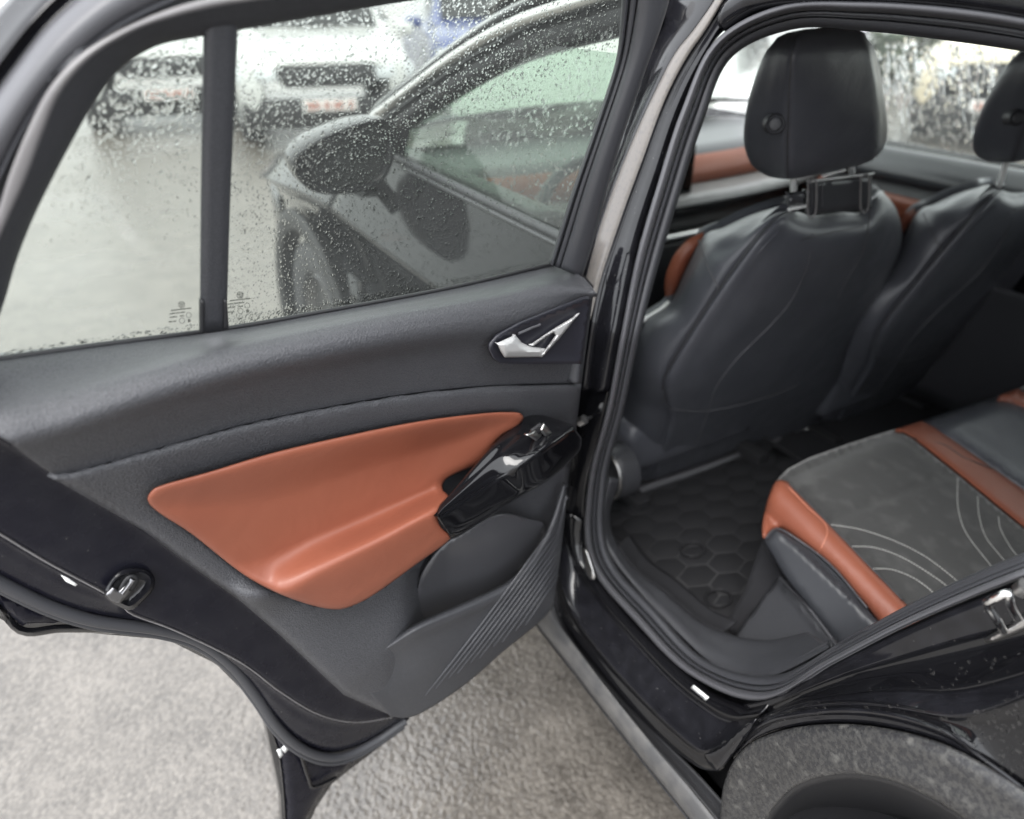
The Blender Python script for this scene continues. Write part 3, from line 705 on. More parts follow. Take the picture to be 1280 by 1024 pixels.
profile_band('sill_panel', S, K2, K3, [(0, 0), (.2, -.004), (.7, -.004), (1, -.008)], 'gloss', BD, n=90)
C0_ = [(680, 742, -.002), (690, 762, .0), (700, 781, .002), (758, 858, .004), (816, 930, .004), (856, 976, .004), (900, 1030, .004), (940, 1080, .004)]
C1_ = [(664, 766, .012), (670, 779, .012), (699, 816, .014), (758, 892, .014), (816, 966, .014), (838, 993, .014), (870, 1034, .014), (905, 1080, .014)]
K3e = K3[:-2]+[(870, 968, -.004), (925, 1030, -.004), (965, 1080, -.004)]
profile_band('sill_gap', S, K3e, C0_, [(0, -.012), (.5, -.014), (1, -.004)], 'dark_trim', BD, n=70)
profile_band('sill_cladding', S, C0_, C1_, [(0, -.006), (.06, 0), (.4, .003), (.8, .002), (.95, -.002), (1, -.012)], 'sillclad', BD, n=70, thick=.01)
profile_band('sill_underside', S, C1_, [(p[0]+4, p[1]-2, -.10) for p in C1_], [(0, -.012), (.5, -.03), (1, -.1)], 'dark_trim', BD, n=50)
sheet('sill_sticker', S, [(863, 860), (867, 856.5), (886, 872), (882, 876)], -.047, 'label', BD, step=5, thick=.0008, smooth=False)
ptube('sill_sticker_fold', S, [(865, 861, -.0465), (876, 870, -.0465), (880, 873, -.0465)], .0008, 'rubber_pale', BD, n=6, seg=5)
sheet('sill_end_plate', S, [(880, 944), (893, 938), (905, 930), (922, 914), (944, 899), (936, 918), (915, 946), (902, 962), (892, 962)], lambda x, y, d: -.004+.004*np.clip(d/5, 0, 1), 'gloss_worn', BD, step=4, thick=.006)
sheet('bright_tab', S, [(727, 686), (733, 690), (743, 722), (736, 722), (729, 703)], -.044, 'satin_chrome', BD, step=4, thick=.002)
# rear quarter below the seal
Q0 = [(930, 880, -.064), (972, 870, -.064), (1020, 842, -.064), (1100, 799, -.064), (1190, 758, -.064), (1280, 722, -.064), (1360, 690, -.064)]
Q1 = [(938, 895, -.062), (985, 872, -.06), (1060, 842, -.058), (1120, 824, -.058), (1200, 800, -.058), (1280, 780, -.058), (1360, 762, -.058)]
Q2 = [(944, 899, -.05), (1000, 878, -.04), (1070, 866, -.034), (1130, 862, -.03), (1200, 862, -.026), (1280, 842, -.026), (1360, 815, -.026)]
Q3 = [(946, 902, -.03), (1000, 885, -.012), (1060, 879, -.002), (1120, 884, .0), (1190, 896, .0), (1240, 886, .0), (1290, 865, .0), (1370, 835, .0)]
Q4 = [(930, 918, -.012), (960, 898, -.004), (1000, 889, .004), (1060, 885, .008), (1120, 892, .01), (1180, 912, .01), (1220, 938, .01), (1290, 990, .01), (1370, 1060, .01)]
AO = [(898, 1040, .0), (904, 985, .002), (914, 957, .004), (930, 936, .006), (955, 921, .008), (1000, 909, .010), (1060, 906, .012), (1120, 914, .014), (1180, 931, .014), (1230, 956, .014), (1280, 987, .014), (1370, 1046, .014)]
AI = [(950, 1090, .0), (958, 1030, .006), (975, 1002, .012), (995, 983, .018), (1022, 972, .024), (1060, 967, .026), (1105, 973, .028), (1150, 991, .028), (1190, 1014, .028), (1240, 1050, .028), (1300, 1100, .028)]
profile_band('quarter_panel', S, Q0, Q1, [(0, -.008), (.15, 0), (.6, .0), (1, 0)], 'gloss_worn', BD, n=80)
profile_band('quarter_panel', S, Q1, Q2, [(0, 0), (.3, -.006), (.7, -.004), (1, 0)], 'gloss', BD, n=80)
profile_band('quarter_panel', S, Q2, Q3, [(0, 0), (.5, .002), (1, 0)], 'gloss_worn', BD, n=80)
profile_band('quarter_panel', S, Q3, Q4, [(0, 0), (.3, -.004), (.7, -.002), (1, 0)], 'gloss', BD, n=80)
AOs = [(916, 952, -.006)]+[(p[0], p[1], p[2]-.008) for p in AO[3:]]
profile_band('arch_lip', S, Q4, AOs, [(0, 0), (.15, .003), (.4, -.002), (.7, .0), (1, -.008)], 'gloss_worn', BD, n=80)
profile_band('arch_cladding', S, AO, AI, [(0, -.010), (.03, .002), (.1, .004), (.5, .002), (.93, .0), (1, -.02)], 'clad', BD, n=90, thick=.012)
profile_band('wheel_well', S, [(p[0], p[1], -.0) for p in AI], [(p[0]+30, p[1]+55, -.3) for p in AI], [(0, 0), (.4, -.02), (1, 0)], 'dark_trim', BD, n=50)
drops('rain_drops', S, [(1000, 876), (1060, 872), (1130, 880), (1200, 900), (1280, 860), (1280, 990), (1220, 945), (1150, 900), (1060, 888), (960, 905)], 130, .0007, .0014, BD, o=.012, bow=1)
drops('rain_drops', S, [(935, 905), (1280, 800), (1280, 850), (1120, 885), (960, 900)], 70, .0006, .0014, BD, o=-.022, bow=1)
def tail_rows():
    R = []
    for cv_, zz in ((Q0, (1.13, 1.16, 1.18)), (Q1, (1.05, 1.06, 1.07)), (Q2, (.985, .97, .97)), (Q3, (.93, .88, .88)), (Q4, (.895, .74, .74)), (AOs, (.87, .62, .62))):
        q = cr(cv_, 80)[-1]; p = S(q[None, :2], q[2:3])[0]; out_ = -q[2]
        R.append([p, (p[0]*.5+.0, -1.2, zz[0]), (.0, -1.65, zz[1]), (.09, -2.1, zz[2])])
    return across(np.array([cr([list(v) for v in r], 24, dims=3) for r in R]), 4)
R = tail_rows()
emit('quarter_rear', R.reshape(-1, 3), grid_faces(R.shape[0], R.shape[1]), 'gloss', BD, .006)
# striker
ptube('striker', S, [(1254, 788, -.05), (1247, 776, -.03), (1235, 757, -.018), (1237, 752, -.014), (1248, 746, -.012), (1257, 742, -.012), (1261, 744, -.014), (1263, 756, -.025), (1272, 773, -.045)], .0042, 'chrome', BD, n=40, seg=10)
sheet('striker_plate', S, [(1230, 800), (1244, 790), (1256, 786), (1276, 770), (1300, 758), (1310, 770), (1290, 784), (1262, 796), (1240, 804)], lambda x, y, d: -.056+.004*np.clip(d/4, 0, 1), 'satin_chrome', BD, step=4, thick=.004)
ptube('striker_bolt', S, [(1276, 738, -.05), (1284, 732, -.046)], .008, 'satin_chrome', BD, n=5, seg=10)
# roof rail and roof
q = cr(SEAL_O[:7], 60); q = S(q[:, :2], np.full(60, -.066))
q = np.vstack([q[0]+np.array([[.0, -.6, -.02], [0, -.3, .0]]), q])
R = across(np.array([q+[.01, 0, -.004], q+[-.012, 0, .006], q+[-.014, 0, .022], q+[.006, 0, .045], q+[.05, 0, .06]]), 4)
emit('roof_rail', R.reshape(-1, 3), grid_faces(R.shape[0], R.shape[1]), 'gloss_worn', BD, .004)

# ---- shell: floor, roof, far side, glass
SH = empty('cabin_shell', (.9, .3, .2), CAR)
boxm('cabin_floor', (.9, -.2, .22), (1.56, 2.9, .16), 'carpet', SH, bev=.01)
def skin(name, pts_rows, m, thick=.01, ang=40, sub=4):
    R = across(np.array(pts_rows, float), sub)
    return emit(name, R.reshape(-1, 3), grid_faces(R.shape[0], R.shape[1]), m, SH, thick, ang, face=False)
# roof: from the windscreen header to the tail
rows = []
for y, z in ((.62, 1.47), (.45, 1.53), (.1, 1.57), (-.4, 1.58), (-.9, 1.56), (-1.5, 1.48), (-1.75, 1.4)):
    rows.append([(x, y, z-.5*abs((x-.925)/.7)**3*.09) for x in np.linspace(.24, 1.61, 15)])
skin('roof', rows, 'gloss', .03)
rows2 = [[(x*.97+.028, y, z-.045) for x, y, z in r] for r in rows]
skin('headliner', rows2, 'lining', .004)
# far side: door cards, belt and pillars
def far(name, pts, m, th=.03):
    V = [(x, y, z) for x, y, z in pts]; n = len(V)
    return emit(name, V, [tuple(range(n))], m, SH, th, 40, face=True)
# rear wall and tail
boxm('rear_bulkhead', (.925, -1.62, .85), (1.5, .08, .9), 'carpet', SH)
boxm('rear_seat_back', (.95, -1.02, .88), (1.36, .14, .62), 'leather', SH, rot=Matrix.Rotation(math.radians(-14), 4, 'X'), bev=.05, seg=3)
far('far_rear_side', [(1.68, -.2, .3), (1.68, -1.7, .3), (1.66, -1.7, 1.05), (1.66, -.2, 1.05)], 'plastic')
far('far_centre_pillar', [(1.66, -.12, 1.03), (1.66, -.28, 1.03), (1.52, -.3, 1.46), (1.52, -.18, 1.46)], 'lining')
far('far_tail_pillar', [(1.66, -1.0, 1.03), (1.66, -1.7, 1.03), (1.5, -1.7, 1.44), (1.52, -1.1, 1.46)], 'lining')
far('far_roof_side', [(1.54, .62, 1.44), (1.53, -1.5, 1.44), (1.5, -1.5, 1.52), (1.5, .62, 1.49)], 'lining')
far('far_rear_window', [(1.66, -.28, 1.03), (1.66, -1.0, 1.03), (1.52, -1.1, 1.46), (1.52, -.3, 1.46)], 'side_glass', 0)

# passenger front door, seen across the cabin
PD = empty('far_front_door', (1.68, .3, .3), CAR)
def rows_obj(name, rows, m, parent, thick=.01, sub=4, ang=45):
    R = across(np.array(rows, float), sub)
    return emit(name, R.reshape(-1, 3), grid_faces(R.shape[0], R.shape[1]), m, parent, thick, ang)
ys = np.linspace(-.15, 1.0, 16)
def zb(y): return 1.035+.015*(.3-y)
rows_obj('door_top', [[(1.69, y, zb(y)) for y in ys], [(1.665, y, zb(y)+.003) for y in ys], [(1.62, y, zb(y)-.02) for y in ys], [(1.585, y, zb(y)-.055) for y in ys], [(1.59, y, zb(y)-.075) for y in ys]], 'satin', PD)
rows_obj('door_card', [[(1.59, y, zb(y)-.075) for y in ys], [(1.615, y, zb(y)-.085) for y in ys], [(1.61, y, zb(y)-.115) for y in ys], [(1.60, y, .9) for y in ys]], 'plastic', PD)
rows_obj('tan_pad', [[(1.60, y, .915) for y in ys[5:14]], [(1.59, y, .905) for y in ys[5:14]], [(1.605, y, .85) for y in ys[5:14]], [(1.60, y, .78) for y in ys[5:14]], [(1.56, y, .72) for y in ys[5:14]]], 'tan', PD)
rows_obj('door_lower', [[(1.57, y, .74) for y in ys], [(1.58, y, .68) for y in ys], [(1.60, y, .55) for y in ys], [(1.62, y, .3) for y in ys]], 'plastic', PD)
rows_obj('side_window', [[(1.672, y, zb(y)) for y in np.linspace(-.13, 1.05, 6)], [(1.645, y, 1.15) for y in np.linspace(-.13, .92, 6)], [(1.55, y, 1.44) for y in np.linspace(-.18, .55, 6)]], 'side_glass', PD, 0, 3)
SWP = lambda p, o: plane((1, 0, .32), 1.672+.32*1.035)(p, o)
drops('rain_drops', SWP, [(1090, 60), (1135, 48), (1280, 72), (1240, 190), (1180, 190), (1095, 175)], 700, .0022, .005, PD, o=.004, stretch=6)
drops('rain_drops', SWP, [(890, 150), (930, 60), (975, 45), (940, 160)], 200, .002, .004, PD, o=.004, stretch=3)
for k in range(34):
    x = rng.uniform(1095, 1250); y0 = rng.uniform(60, 130); y1 = y0+rng.uniform(25, 90)
    pts = [(x+rng.normal(0, .7), y, .004) for y in np.linspace(y0, min(y1, 178), 7)]
    ptube('rain_streak', SWP, pts, rng.uniform(.0018, .0034), 'water', PD, n=16, seg=6, flat=.5)

# dashboard and windscreen
DB = empty('dashboard', (.95, .95, .6), CAR)
xs = np.linspace(.2, 1.66, 22)
def dcurve(y, z, bow=.08): return [(x, y-bow*((x-.93)/.73)**2*-1-.0, z) for x in xs]
rows_obj('dash_top', [dcurve(1.45, 1.0), dcurve(1.1, 1.045), dcurve(.9, 1.05), dcurve(.83, 1.04), dcurve(.815, 1.025)], 'rubber_pale', DB)
rows_obj('tan_band', [dcurve(.815, 1.026), dcurve(.80, 1.01), dcurve(.785, .955), dcurve(.79, .945)], 'tan', DB)
rows_obj('bright_strip', [dcurve(.79, .945), dcurve(.76, .94), dcurve(.70, .925), dcurve(.69, .905)], 'framegrey', DB)
rows_obj('dash_face', [dcurve(.69, .905), dcurve(.74, .895), dcurve(.76, .86), dcurve(.75, .82)], 'dark_trim', DB)
rows_obj('vent_line', [dcurve(.75, .82), dcurve(.735, .815), dcurve(.73, .80), dcurve(.75, .79)], 'satin_chrome', DB)
rows_obj('dash_lower', [dcurve(.75, .79), dcurve(.74, .7), dcurve(.8, .5), dcurve(.9, .3)], 'dark_trim', DB)
# steering wheel and screen
a = np.linspace(0, 2*math.pi, 40, endpoint=False)
wp = np.stack([.52+.185*np.cos(a), .56+.06*np.sin(a), .93+.17*np.sin(a)], 1)
tube('steering_wheel', wp, .016, 'leather', DB, closed=True, seg=10)
boxm('wheel_hub', (.52, .58, .92), (.15, .05, .12), 'leather', DB, bev=.02)
for sx in (-1, 1): tube('wheel_spoke', [(.52+sx*.06, .575, .92), (.52+sx*.175, .56, .93)], .014, 'satin', DB, n=5)
boxm('centre_screen', (.87, .74, 1.0), (.24, .02, .16), 'black_glass', DB, bev=.006)
WSC = emit('windscreen', [(.1, 1.5, 1.02), (1.75, 1.5, 1.02), (1.56, .63, 1.46), (.29, .63, 1.46)], [(0, 1, 2, 3)], 'side_glass', SH, 0, face=False)

# ---- driver's seat
def seat(parent):
    C0 = [(980, 256, -.10), (940, 268, -.12), (905, 284, -.13), (880, 295, -.13), (858, 336, -.12), (837, 380, -.12), (806, 402, -.13), (788, 440, -.12), (774, 520, -.12), (766, 610, -.12)]
    C1 = [(990, 263, -.03), (972, 272, -.01), (945, 299, .0), (925, 325, .0), (898, 362, .0), (863, 415, .0), (834, 464, .0), (828, 488, .0), (836, 515, -.005), (826, 560, -.02), (812, 612, -.03)]
    CM = [(1002, 266, -.03), (988, 282, .004), (962, 314, .016), (938, 350, .02), (905, 400, .022), (880, 440, .022), (862, 480, .02), (856, 500, .012), (858, 525, .0), (846, 560, -.015), (832, 607, -.025)]
    C2 = [(1018, 268, -.03), (1016, 292, .012), (1010, 330, .026), (990, 375, .026), (962, 408, .024), (922, 448, .022), (896, 483, .018), (886, 512, .008), (876, 540, -.004), (862, 575, -.016), (856, 597, -.022)]
    C3 = [(1080, 262, -.03), (1086, 284, .010), (1080, 310, .02), (1062, 345, .02), (1040, 385, .018), (1010, 430, .014), (985, 465, .008), (970, 492, .0), (962, 515, -.01), (952, 540, -.018), (944, 563, -.024)]
    C4 = [(1102, 240, -.07), (1118, 262, -.05), (1125, 295, -.04), (1118, 330, -.04), (1098, 372, -.04), (1078, 405, -.04), (1062, 440, -.04), (1056, 470, -.04), (1052, 500, -.04), (1030, 530, -.04), (1000, 556, -.04)]
    C5 = [(1098, 238, -.14), (1116, 262, -.15), (1122, 295, -.16), (1115, 330, -.16), (1095, 372, -.16), (1075, 405, -.16), (1060, 440, -.16), (1054, 470, -.16), (1050, 500, -.16), (1028, 530, -.16), (998, 556, -.16)]
    band('backrest', SEATB, [C0, mid(C0, C1, .5, .022), mid(C0, C1, .93, .004), mid(C0, C1, 1, -.003), mid(C1, CM, .12, .004), CM, C2, mid(C2, C3, .5, .0), C3, mid(C3, C4, .6, .015), C4, C5], 'leather', parent, n=80, sub=5, thick=.02, ang=80)
    # front of the backrest so that it is a solid
    band('backrest_front', SEATB, [[(p[0], p[1], p[2]-.02) for p in C0], mid(C0, C5, .5, -.06), [(p[0], p[1], p[2]-.02) for p in C5]], 'leather', parent, n=40, sub=4, thick=.02)
    def seam(pts, r=.0016, m='thread', o=.003): ptube('seam', SEATB, [(p[0], p[1], p[2]+o) for p in pts], r, m, parent, n=60, seg=6)
    seam(C1[1:8], .0018)
    seam(C2[1:], .0013, 'rubber_pale', .001)
    seam([(828, 488, .003), (834, 508, .003), (852, 513, .008), (881, 514, .012), (922, 507, .014), (974, 491, .004), (1021, 469, -.012), (1050, 448, -.026)], .0014, 'rubber_pale')
    seam([(1002, 300, .026), (1040, 291, .026), (1080, 283, .022)], .0012)
    seam([(1088, 262, .016), (1080, 310, .022), (1056, 355, .022), (1048, 372, .021)], .0011, 'rubber_pale', .0005)
    seam([(873, 300, -.1), (885, 335, -.04), (898, 360, .0)], .0014, 'rubber_pale', .016)
    # tan bolster peeking past the side, with the pale edge of the seat side
    sheet('tan_bolster', SEATB, [(834, 381), (831, 352), (840, 324), (856, 303), (876, 291), (898, 284), (890, 305), (870, 340), (845, 384)], lambda x, y, d: -.16+.02*np.clip(d/12, 0, 1), 'tan', parent, step=5, thick=.012, ang=80)
    ptube('seat_side_edge', SEATB, [(780, 416, -.135), (803, 401, -.135), (826, 387, -.14), (836, 378, -.145)], .005, 'label', parent, n=14, seg=8)
    # hem tube and side cover
    ptube('frame_tube', SEATB, [(785, 620, .0), (812, 609, .0), (857, 594, .004), (916, 573, .004), (968, 553, -.005), (1000, 542, -.02)], .011, 'rubber_pale', parent, n=30, seg=10)
    q = SEATB(np.array([(772, 588)], float), np.array([-.0]))[0]-[.03, .0, 0]
    a = np.linspace(0, 2*math.pi, 36, endpoint=False)
    cover = [np.stack([np.full(36, q[0]+dx), q[1]+r*np.cos(a), q[2]+r*1.05*np.sin(a)], 1) for dx, r in ((.05, .066), (.01, .066), (-.004, .060), (-.006, .05), (-.004, .044), (-.004, .01))]
    ring_loft('recline_cover', cover, 'satin', parent)
    tube('cover_ring', np.stack([np.full(36, q[0]-.005), q[1]+.06*np.cos(a), q[2]+.063*np.sin(a)], 1), .004, 'satin_chrome', parent, closed=True)
    # seat cushion and rail
    boxm('cushion', (.62, .46, .47), (.46, .5, .16), 'leather', parent, bev=.05, seg=3)
    boxm('seat_rail', (.42, .42, .33), (.04, .52, .05), 'dark_trim', parent)
    boxm('seat_rail', (.84, .42, .33), (.04, .52, .05), 'dark_trim', parent)
    # buckle stalk between the seats
    b = SEATB(np.array([(1030, 540), (1040, 505)], float), np.array([-.03, -.03]))
    tube('buckle_stalk', [b[0]+[0, 0, -.03], b[0], (b[0]+b[1])/2+[.012, 0, .0], b[1]], .016, 'satin', parent, n=10, flat=.6)
    sheet('rail_cover', SEATB, [(992, 552), (1012, 530), (1038, 522), (1052, 515), (1056, 545), (1046, 556), (1004, 566)], lambda x, y, d: -.03+.012*np.clip(d/6, 0, 1), 'satin', parent, step=5, thick=.02)
    sheet('rail_label', SEATB, [(1001, 543), (1009, 536), (1026, 533), (1020, 546), (1004, 552)], -.014, 'label', parent, step=6, thick=.001)
    # headrest: closed loft of rings from bottom to top
    zs = np.linspace(0, 1, 16)
    L0 = cr([(960, 219, -.08), (942, 208, -.10), (932, 184, -.105), (931, 158, -.105), (936, 125, -.105), (946, 92, -.10), (955, 68, -.095), (966, 54, -.085)], 16)
    L1 = cr([(985, 223, .002), (984, 205, .008), (984, 180, .008), (985, 150, .008), (986, 120, .006), (988, 90, .003), (990, 66, -.004), (994, 51, -.016)], 16)
    L2 = cr([(1040, 213, .002), (1042, 197, .014), (1043, 172, .016), (1043, 145, .016), (1042, 115, .013), (1040, 86, .008), (1038, 62, .0), (1036, 45, -.014)], 16)
    L3 = cr([(1086, 202, -.002), (1095, 190, .002), (1098, 170, .002), (1097, 142, .002), (1094, 112, .0), (1090, 84, -.003), (1086, 62, -.01), (1080, 48, -.02)], 16)
    L4 = cr([(1084, 201, -.08), (1098, 188, -.10), (1104, 168, -.10), (1103, 142, -.10), (1099, 112, -.10), (1094, 84, -.095), (1088, 60, -.09), (1078, 47, -.085)], 16)
    K = [SEATB(L[:, :2], L[:, 2]) for L in (L0, L1, L2, L3, L4)]
    fr = [.5*(K[4]+K[0])+np.array([.05, .03, 0]), .5*(K[4]+K[0])+np.array([-.05, .03, 0])]
    rings = []
    for i in range(16):
        a0, a1, a2, a3, a4 = (k_[i] for k_ in K)
        bul = np.array([-.010, -.012, 0])
        ring = [a0, a0*.6+a1*.4+bul, a0*.22+a1*.78+bul*.55, a1, a1*.8+a2*.2+[0, -.0025, 0], a2, a2*.2+a3*.8+[0, -.003, 0], a3, a3*.7+a4*.3+[.006, 0, 0], a4, fr[0][i], fr[1][i]]
        rings.append(cr([list(v) for v in ring], 84, closed=True, dims=3))
    c0 = np.mean(rings[0], 0); c1 = np.mean(rings[-1], 0)
    rings = [c0+(rings[0]-c0)*.55+[0, 0, -.004], c0+(rings[0]-c0)*.9+[0, 0, -.003]]+rings+[c1+(rings[-1]-c1)*.93+[0, 0, .008], c1+(rings[-1]-c1)*.78+[0, 0, .013], c1+(rings[-1]-c1)*.5+[0, 0, .016], c1+(rings[-1]-c1)*.15+[0, 0, .017]]
    hr = ring_loft('headrest', rings, 'leather', parent, ang=80)
    ptube('headrest_seam', SEATB, [(L[0], L[1], L[2]+.002) for L in L1], .0016, 'thread', parent, n=40, seg=6)
    # adjuster button
    q = SEATB(np.array([(969, 155)], float), np.array([-.006]))[0]
    ax = np.array([-.62, -.76, .1]); ax /= np.linalg.norm(ax); e1 = np.cross(ax, [0, 0, 1]); e1 /= np.linalg.norm(e1); e2 = np.cross(e1, ax)
    a = np.linspace(0, 2*math.pi, 28, endpoint=False)
    def disc(r, h): return q+ax*h+np.outer(np.cos(a), e1)*r+np.outer(np.sin(a), e2)*r
    ring_loft('headrest_button', [disc(.017, -.03), disc(.017, .002), disc(.0155, .005), disc(.0135, .003), disc(.012, .002), disc(.011, .005), disc(.008, .0062), disc(.001, .0062)], 'plastic', parent)
    # posts and hanger clamp
    for x0, y0, x1, y1 in ((991, 205, 993, 262), (1064, 194, 1066, 245)):
        p = SEATB(np.array([(x0, y0), (x1, y1)], float), np.array([-.045, -.045]))
        tube('headrest_post', p, .0068, 'glint_white', parent, seg=12)
        tube('post_guide', [p[1]+[0, 0, .0], p[1]+[0, 0, .012]], .011, 'satin', parent, seg=12)
DS = empty('driver_seat', (.62, .3, .3), CAR)
seat(DS)
# passenger seat: a copy of every piece, set across the tunnel
PSEAT = empty('passenger_seat', (.62+.735, .3-.005, .3-.045), CAR)
for ch in list(DS.children):
    if ch.name.startswith(('rail_label', 'recline_cover', 'cover_ring', 'rail_cover', 'buckle')): continue
    c = ch.copy(); COL.objects.link(c); c.parent = PSEAT
# hanger clamped to the driver's headrest posts: it rests on the seat, a thing of its own
HG = empty('headrest_hanger', tuple(SEATB(np.array([(1040, 262)], float), np.array([-.02]))[0]))
tag(HG, 'black plastic bracket clamped to the headrest posts of the near front seat', 'bracket')
HB = plane((0, -1, -.12), -.105)
sheet('bracket_body', HB, [(1012, 227), (1090, 219), (1090, 260), (1012, 270)], lambda x, y, d: -.02+.006*np.clip(d/5, 0, 1), 'satin', HG, step=4, thick=.018, smooth=False)
for x in (1010, 1076):
    dy = -(x-1010)*.1
    ptube('bracket_loop', HB, [(x, 228+dy, -.006), (x, 268+dy, -.006), (x+9, 267+dy, -.004), (x+10, 227+dy, -.004), (x, 228+dy, -.006)], .002, 'framegrey', HG, n=40, seg=6)
ptube('bracket_slot', HB, [(1028, 228, -.012), (1028, 258, -.012)], .0012, 'rubber_pale', HG, n=6, seg=6)
sheet('post_clamp', HB, [(984, 241), (1008, 238), (1008, 256), (984, 258)], lambda x, y, d: -.03+.008*np.clip(d/4, 0, 1), 'satin', HG, step=4, thick=.008, smooth=False)
ptube('bracket_arm', HB, [(1000, 246, -.03), (1012, 244, -.03)], .007, 'satin', HG, n=5)
ptube('clamp_rod', HB, [(986, 262, -.03), (1008, 258, -.03)], .003, 'glint_white', HG, n=5)
ptube('top_bar', HB, [(1010, 227, -.02), (1092, 217, -.02)], .003, 'silver', HG, n=6)
ptube('clamp_lever', HB, [(1028, 220, -.03), (1044, 215, -.03), (1056, 212, -.03)], .004, 'glint_white', HG, n=8, flat=.5)

# ---- rear bench
RB = empty('rear_seat', (.8, -.45, .33), CAR)
def hs_soft(e, r): return lambda x, y, d: e-.03*(1-np.sqrt(np.clip(1-(1-np.clip(d/r, 0, 1))**2, 0, 1)))
FE = [(969, 603), (985, 586), (1012, 572), (1060, 555), (1120, 536)]
CEN = FE+[(1142, 549), (1196, 592), (1280, 661), (1345, 716), (1500, 840), (1400, 930), (1250, 890), (1128, 752), (1095, 716), (1039, 657), (995, 613), (984, 603)]
def h_cen(x, y, d):
    front = np.clip(edist(np.stack([x, y], 1), cr(FE, 40)[:, :2])/26, 0, 1)
    return -.022*(1-front)**2+.006*np.clip(d/14, 0, 1)-.004*np.exp(-((y-(652-(x-1030)*.38))/4.0)**2)*(x > 1020)*(x < 1195)
sheet('cushion_centre', RSEAT, CEN, h_cen, 'suede', RB, step=5, thick=.012, smooth=False, ang=80)
BOL = [(969, 602), (984, 602), (995, 613), (1039, 657), (1095, 716), (1130, 752), (1250, 890), (1200, 905), (1084, 760), (1039, 707), (992, 671), (970, 661), (955, 674), (952, 658), (958, 628)]
def h_bol(x, y, d):
    inner = edist(np.stack([x, y], 1), cr([(984, 602), (995, 613), (1039, 657), (1095, 716), (1150, 775)], 60)[:, :2])
    t = np.clip(inner/46, 0, 1)
    return .008+.012*np.sqrt(np.clip(1-(1-np.clip(d/9, 0, 1))**2, 0, 1))-.05*t**2
sheet('tan_bolster', RSEAT, BOL, h_bol, 'tan', RB, step=4, thick=.008, smooth=True, ang=80, bstep=3, rings=(1.5, 4, 8))
B2 = [(1120, 536), (1152, 526), (1172, 536), (1280, 612), (1350, 664), (1530, 800), (1500, 840), (1345, 716), (1280, 661), (1196, 592), (1142, 549)]
sheet('tan_strip', RSEAT, B2, lambda x, y, d: .004+.010*np.sqrt(np.clip(1-(1-np.clip(d/10, 0, 1))**2, 0, 1))-.018*(1-np.clip((y-526+.0*(x))/30, 0, 1))**2, 'tan', RB, step=5, thick=.01, smooth=False, ang=80, rings=(2, 5, 9))
MID = [(1152, 526), (1200, 510), (1250, 494), (1262, 500), (1300, 522), (1380, 580), (1600, 740), (1530, 800), (1350, 664), (1280, 612), (1172, 536)]
sheet('middle_cushion', RSEAT, MID, lambda x, y, d: .006+.008*np.clip(d/14, 0, 1)-.035*(1-np.clip((y-(526-.32*(x-1152)))/26, 0, 1))**2, 'leather', RB, step=7, thick=.03, smooth=False, ang=80)
B3 = [(1250, 494), (1272, 486), (1300, 500), (1400, 560), (1640, 720), (1600, 740), (1380, 580), (1300, 522), (1262, 500)]
sheet('tan_strip', RSEAT, B3, lambda x, y, d: .006+.008*np.clip(d/8, 0, 1), 'tan', RB, step=6, thick=.03, smooth=False, ang=80)
FAR = [(1272, 486), (1330, 466), (1700, 690), (1640, 720), (1400, 560), (1300, 500)]
sheet('far_cushion', RSEAT, FAR, lambda x, y, d: .002+.006*np.clip(d/8, 0, 1), 'suede', RB, step=8, thick=.03, smooth=False, ang=80)
def rh(x, y):
    return float(h_cen(np.array([x]), np.array([y]), np.array([15.]))[0])
ARCS = [[(1039, 656), (1076, 662), (1120, 677), (1157, 696), (1189, 720), (1205, 735)], [(1065, 683), (1095, 685), (1132, 699), (1175, 726), (1190, 740)], [(1091, 711), (1114, 712), (1139, 721), (1160, 735), (1170, 745)],
        [(1197, 598), (1197.5, 634), (1207, 665), (1232, 699), (1245, 715)], [(1222, 621), (1224, 646), (1232, 671), (1248, 692), (1262, 708)], [(1248, 646), (1251, 662), (1263, 684), (1276, 700)]]
for arc in ARCS:
    q = cr(arc, 400); L = np.linalg.norm(q[-1, :2]-q[0, :2]); P3 = RSEAT(q[:, :2], np.full(400, .0085))
    s = np.r_[0, np.cumsum(np.linalg.norm(np.diff(P3, axis=0), axis=1))]
    V = []; F = []; k = 0
    while (k+.72)*.0052 < s[-1]:
        ss = np.linspace(k*.0052, (k+.72)*.0052, 4); pp = np.stack([np.interp(ss, s, P3[:, j]) for j in range(3)], 1)
        t = pp[-1]-pp[0]; t /= np.linalg.norm(t); aa = np.cross(t, [0, 0, 1]); b0 = len(V)
        for j, r in enumerate((.0006, .0011, .0011, .0006)):
            for u in range(5):
                V.append(pp[j]+aa*r*math.cos(u*1.2566)+np.array([0, 0, 1])*r*math.sin(u*1.2566))
        for j in range(3):
            for u in range(5): F.append((b0+j*5+u, b0+j*5+(u+1) % 5, b0+(j+1)*5+(u+1) % 5, b0+(j+1)*5+u))
        k += 1
    emit('stitch_line', V, F, 'stitch', RB, 0, 60, face=False)
ptube('seam', RSEAT, [(984, 604, .013), (996, 614, .016), (1038, 657, .016), (1095, 716, .016), (1128, 750, .016)], .0014, 'thread', RB, n=40, seg=6)
SB = np.array([(986, 609), (1010, 634), (1030, 653), (1034, 666), (1028, 682), (1023, 691)], float)
hb = h_bol(SB[:, 0], SB[:, 1], np.maximum(0, edist(SB, cr(BOL, 300, closed=True)[:, :2])))
ptube('seam', RSEAT, [(p[0], p[1], float(q)+.0006) for p, q in zip(SB, hb)], .001, 'tan_thread', RB, n=40, seg=6)
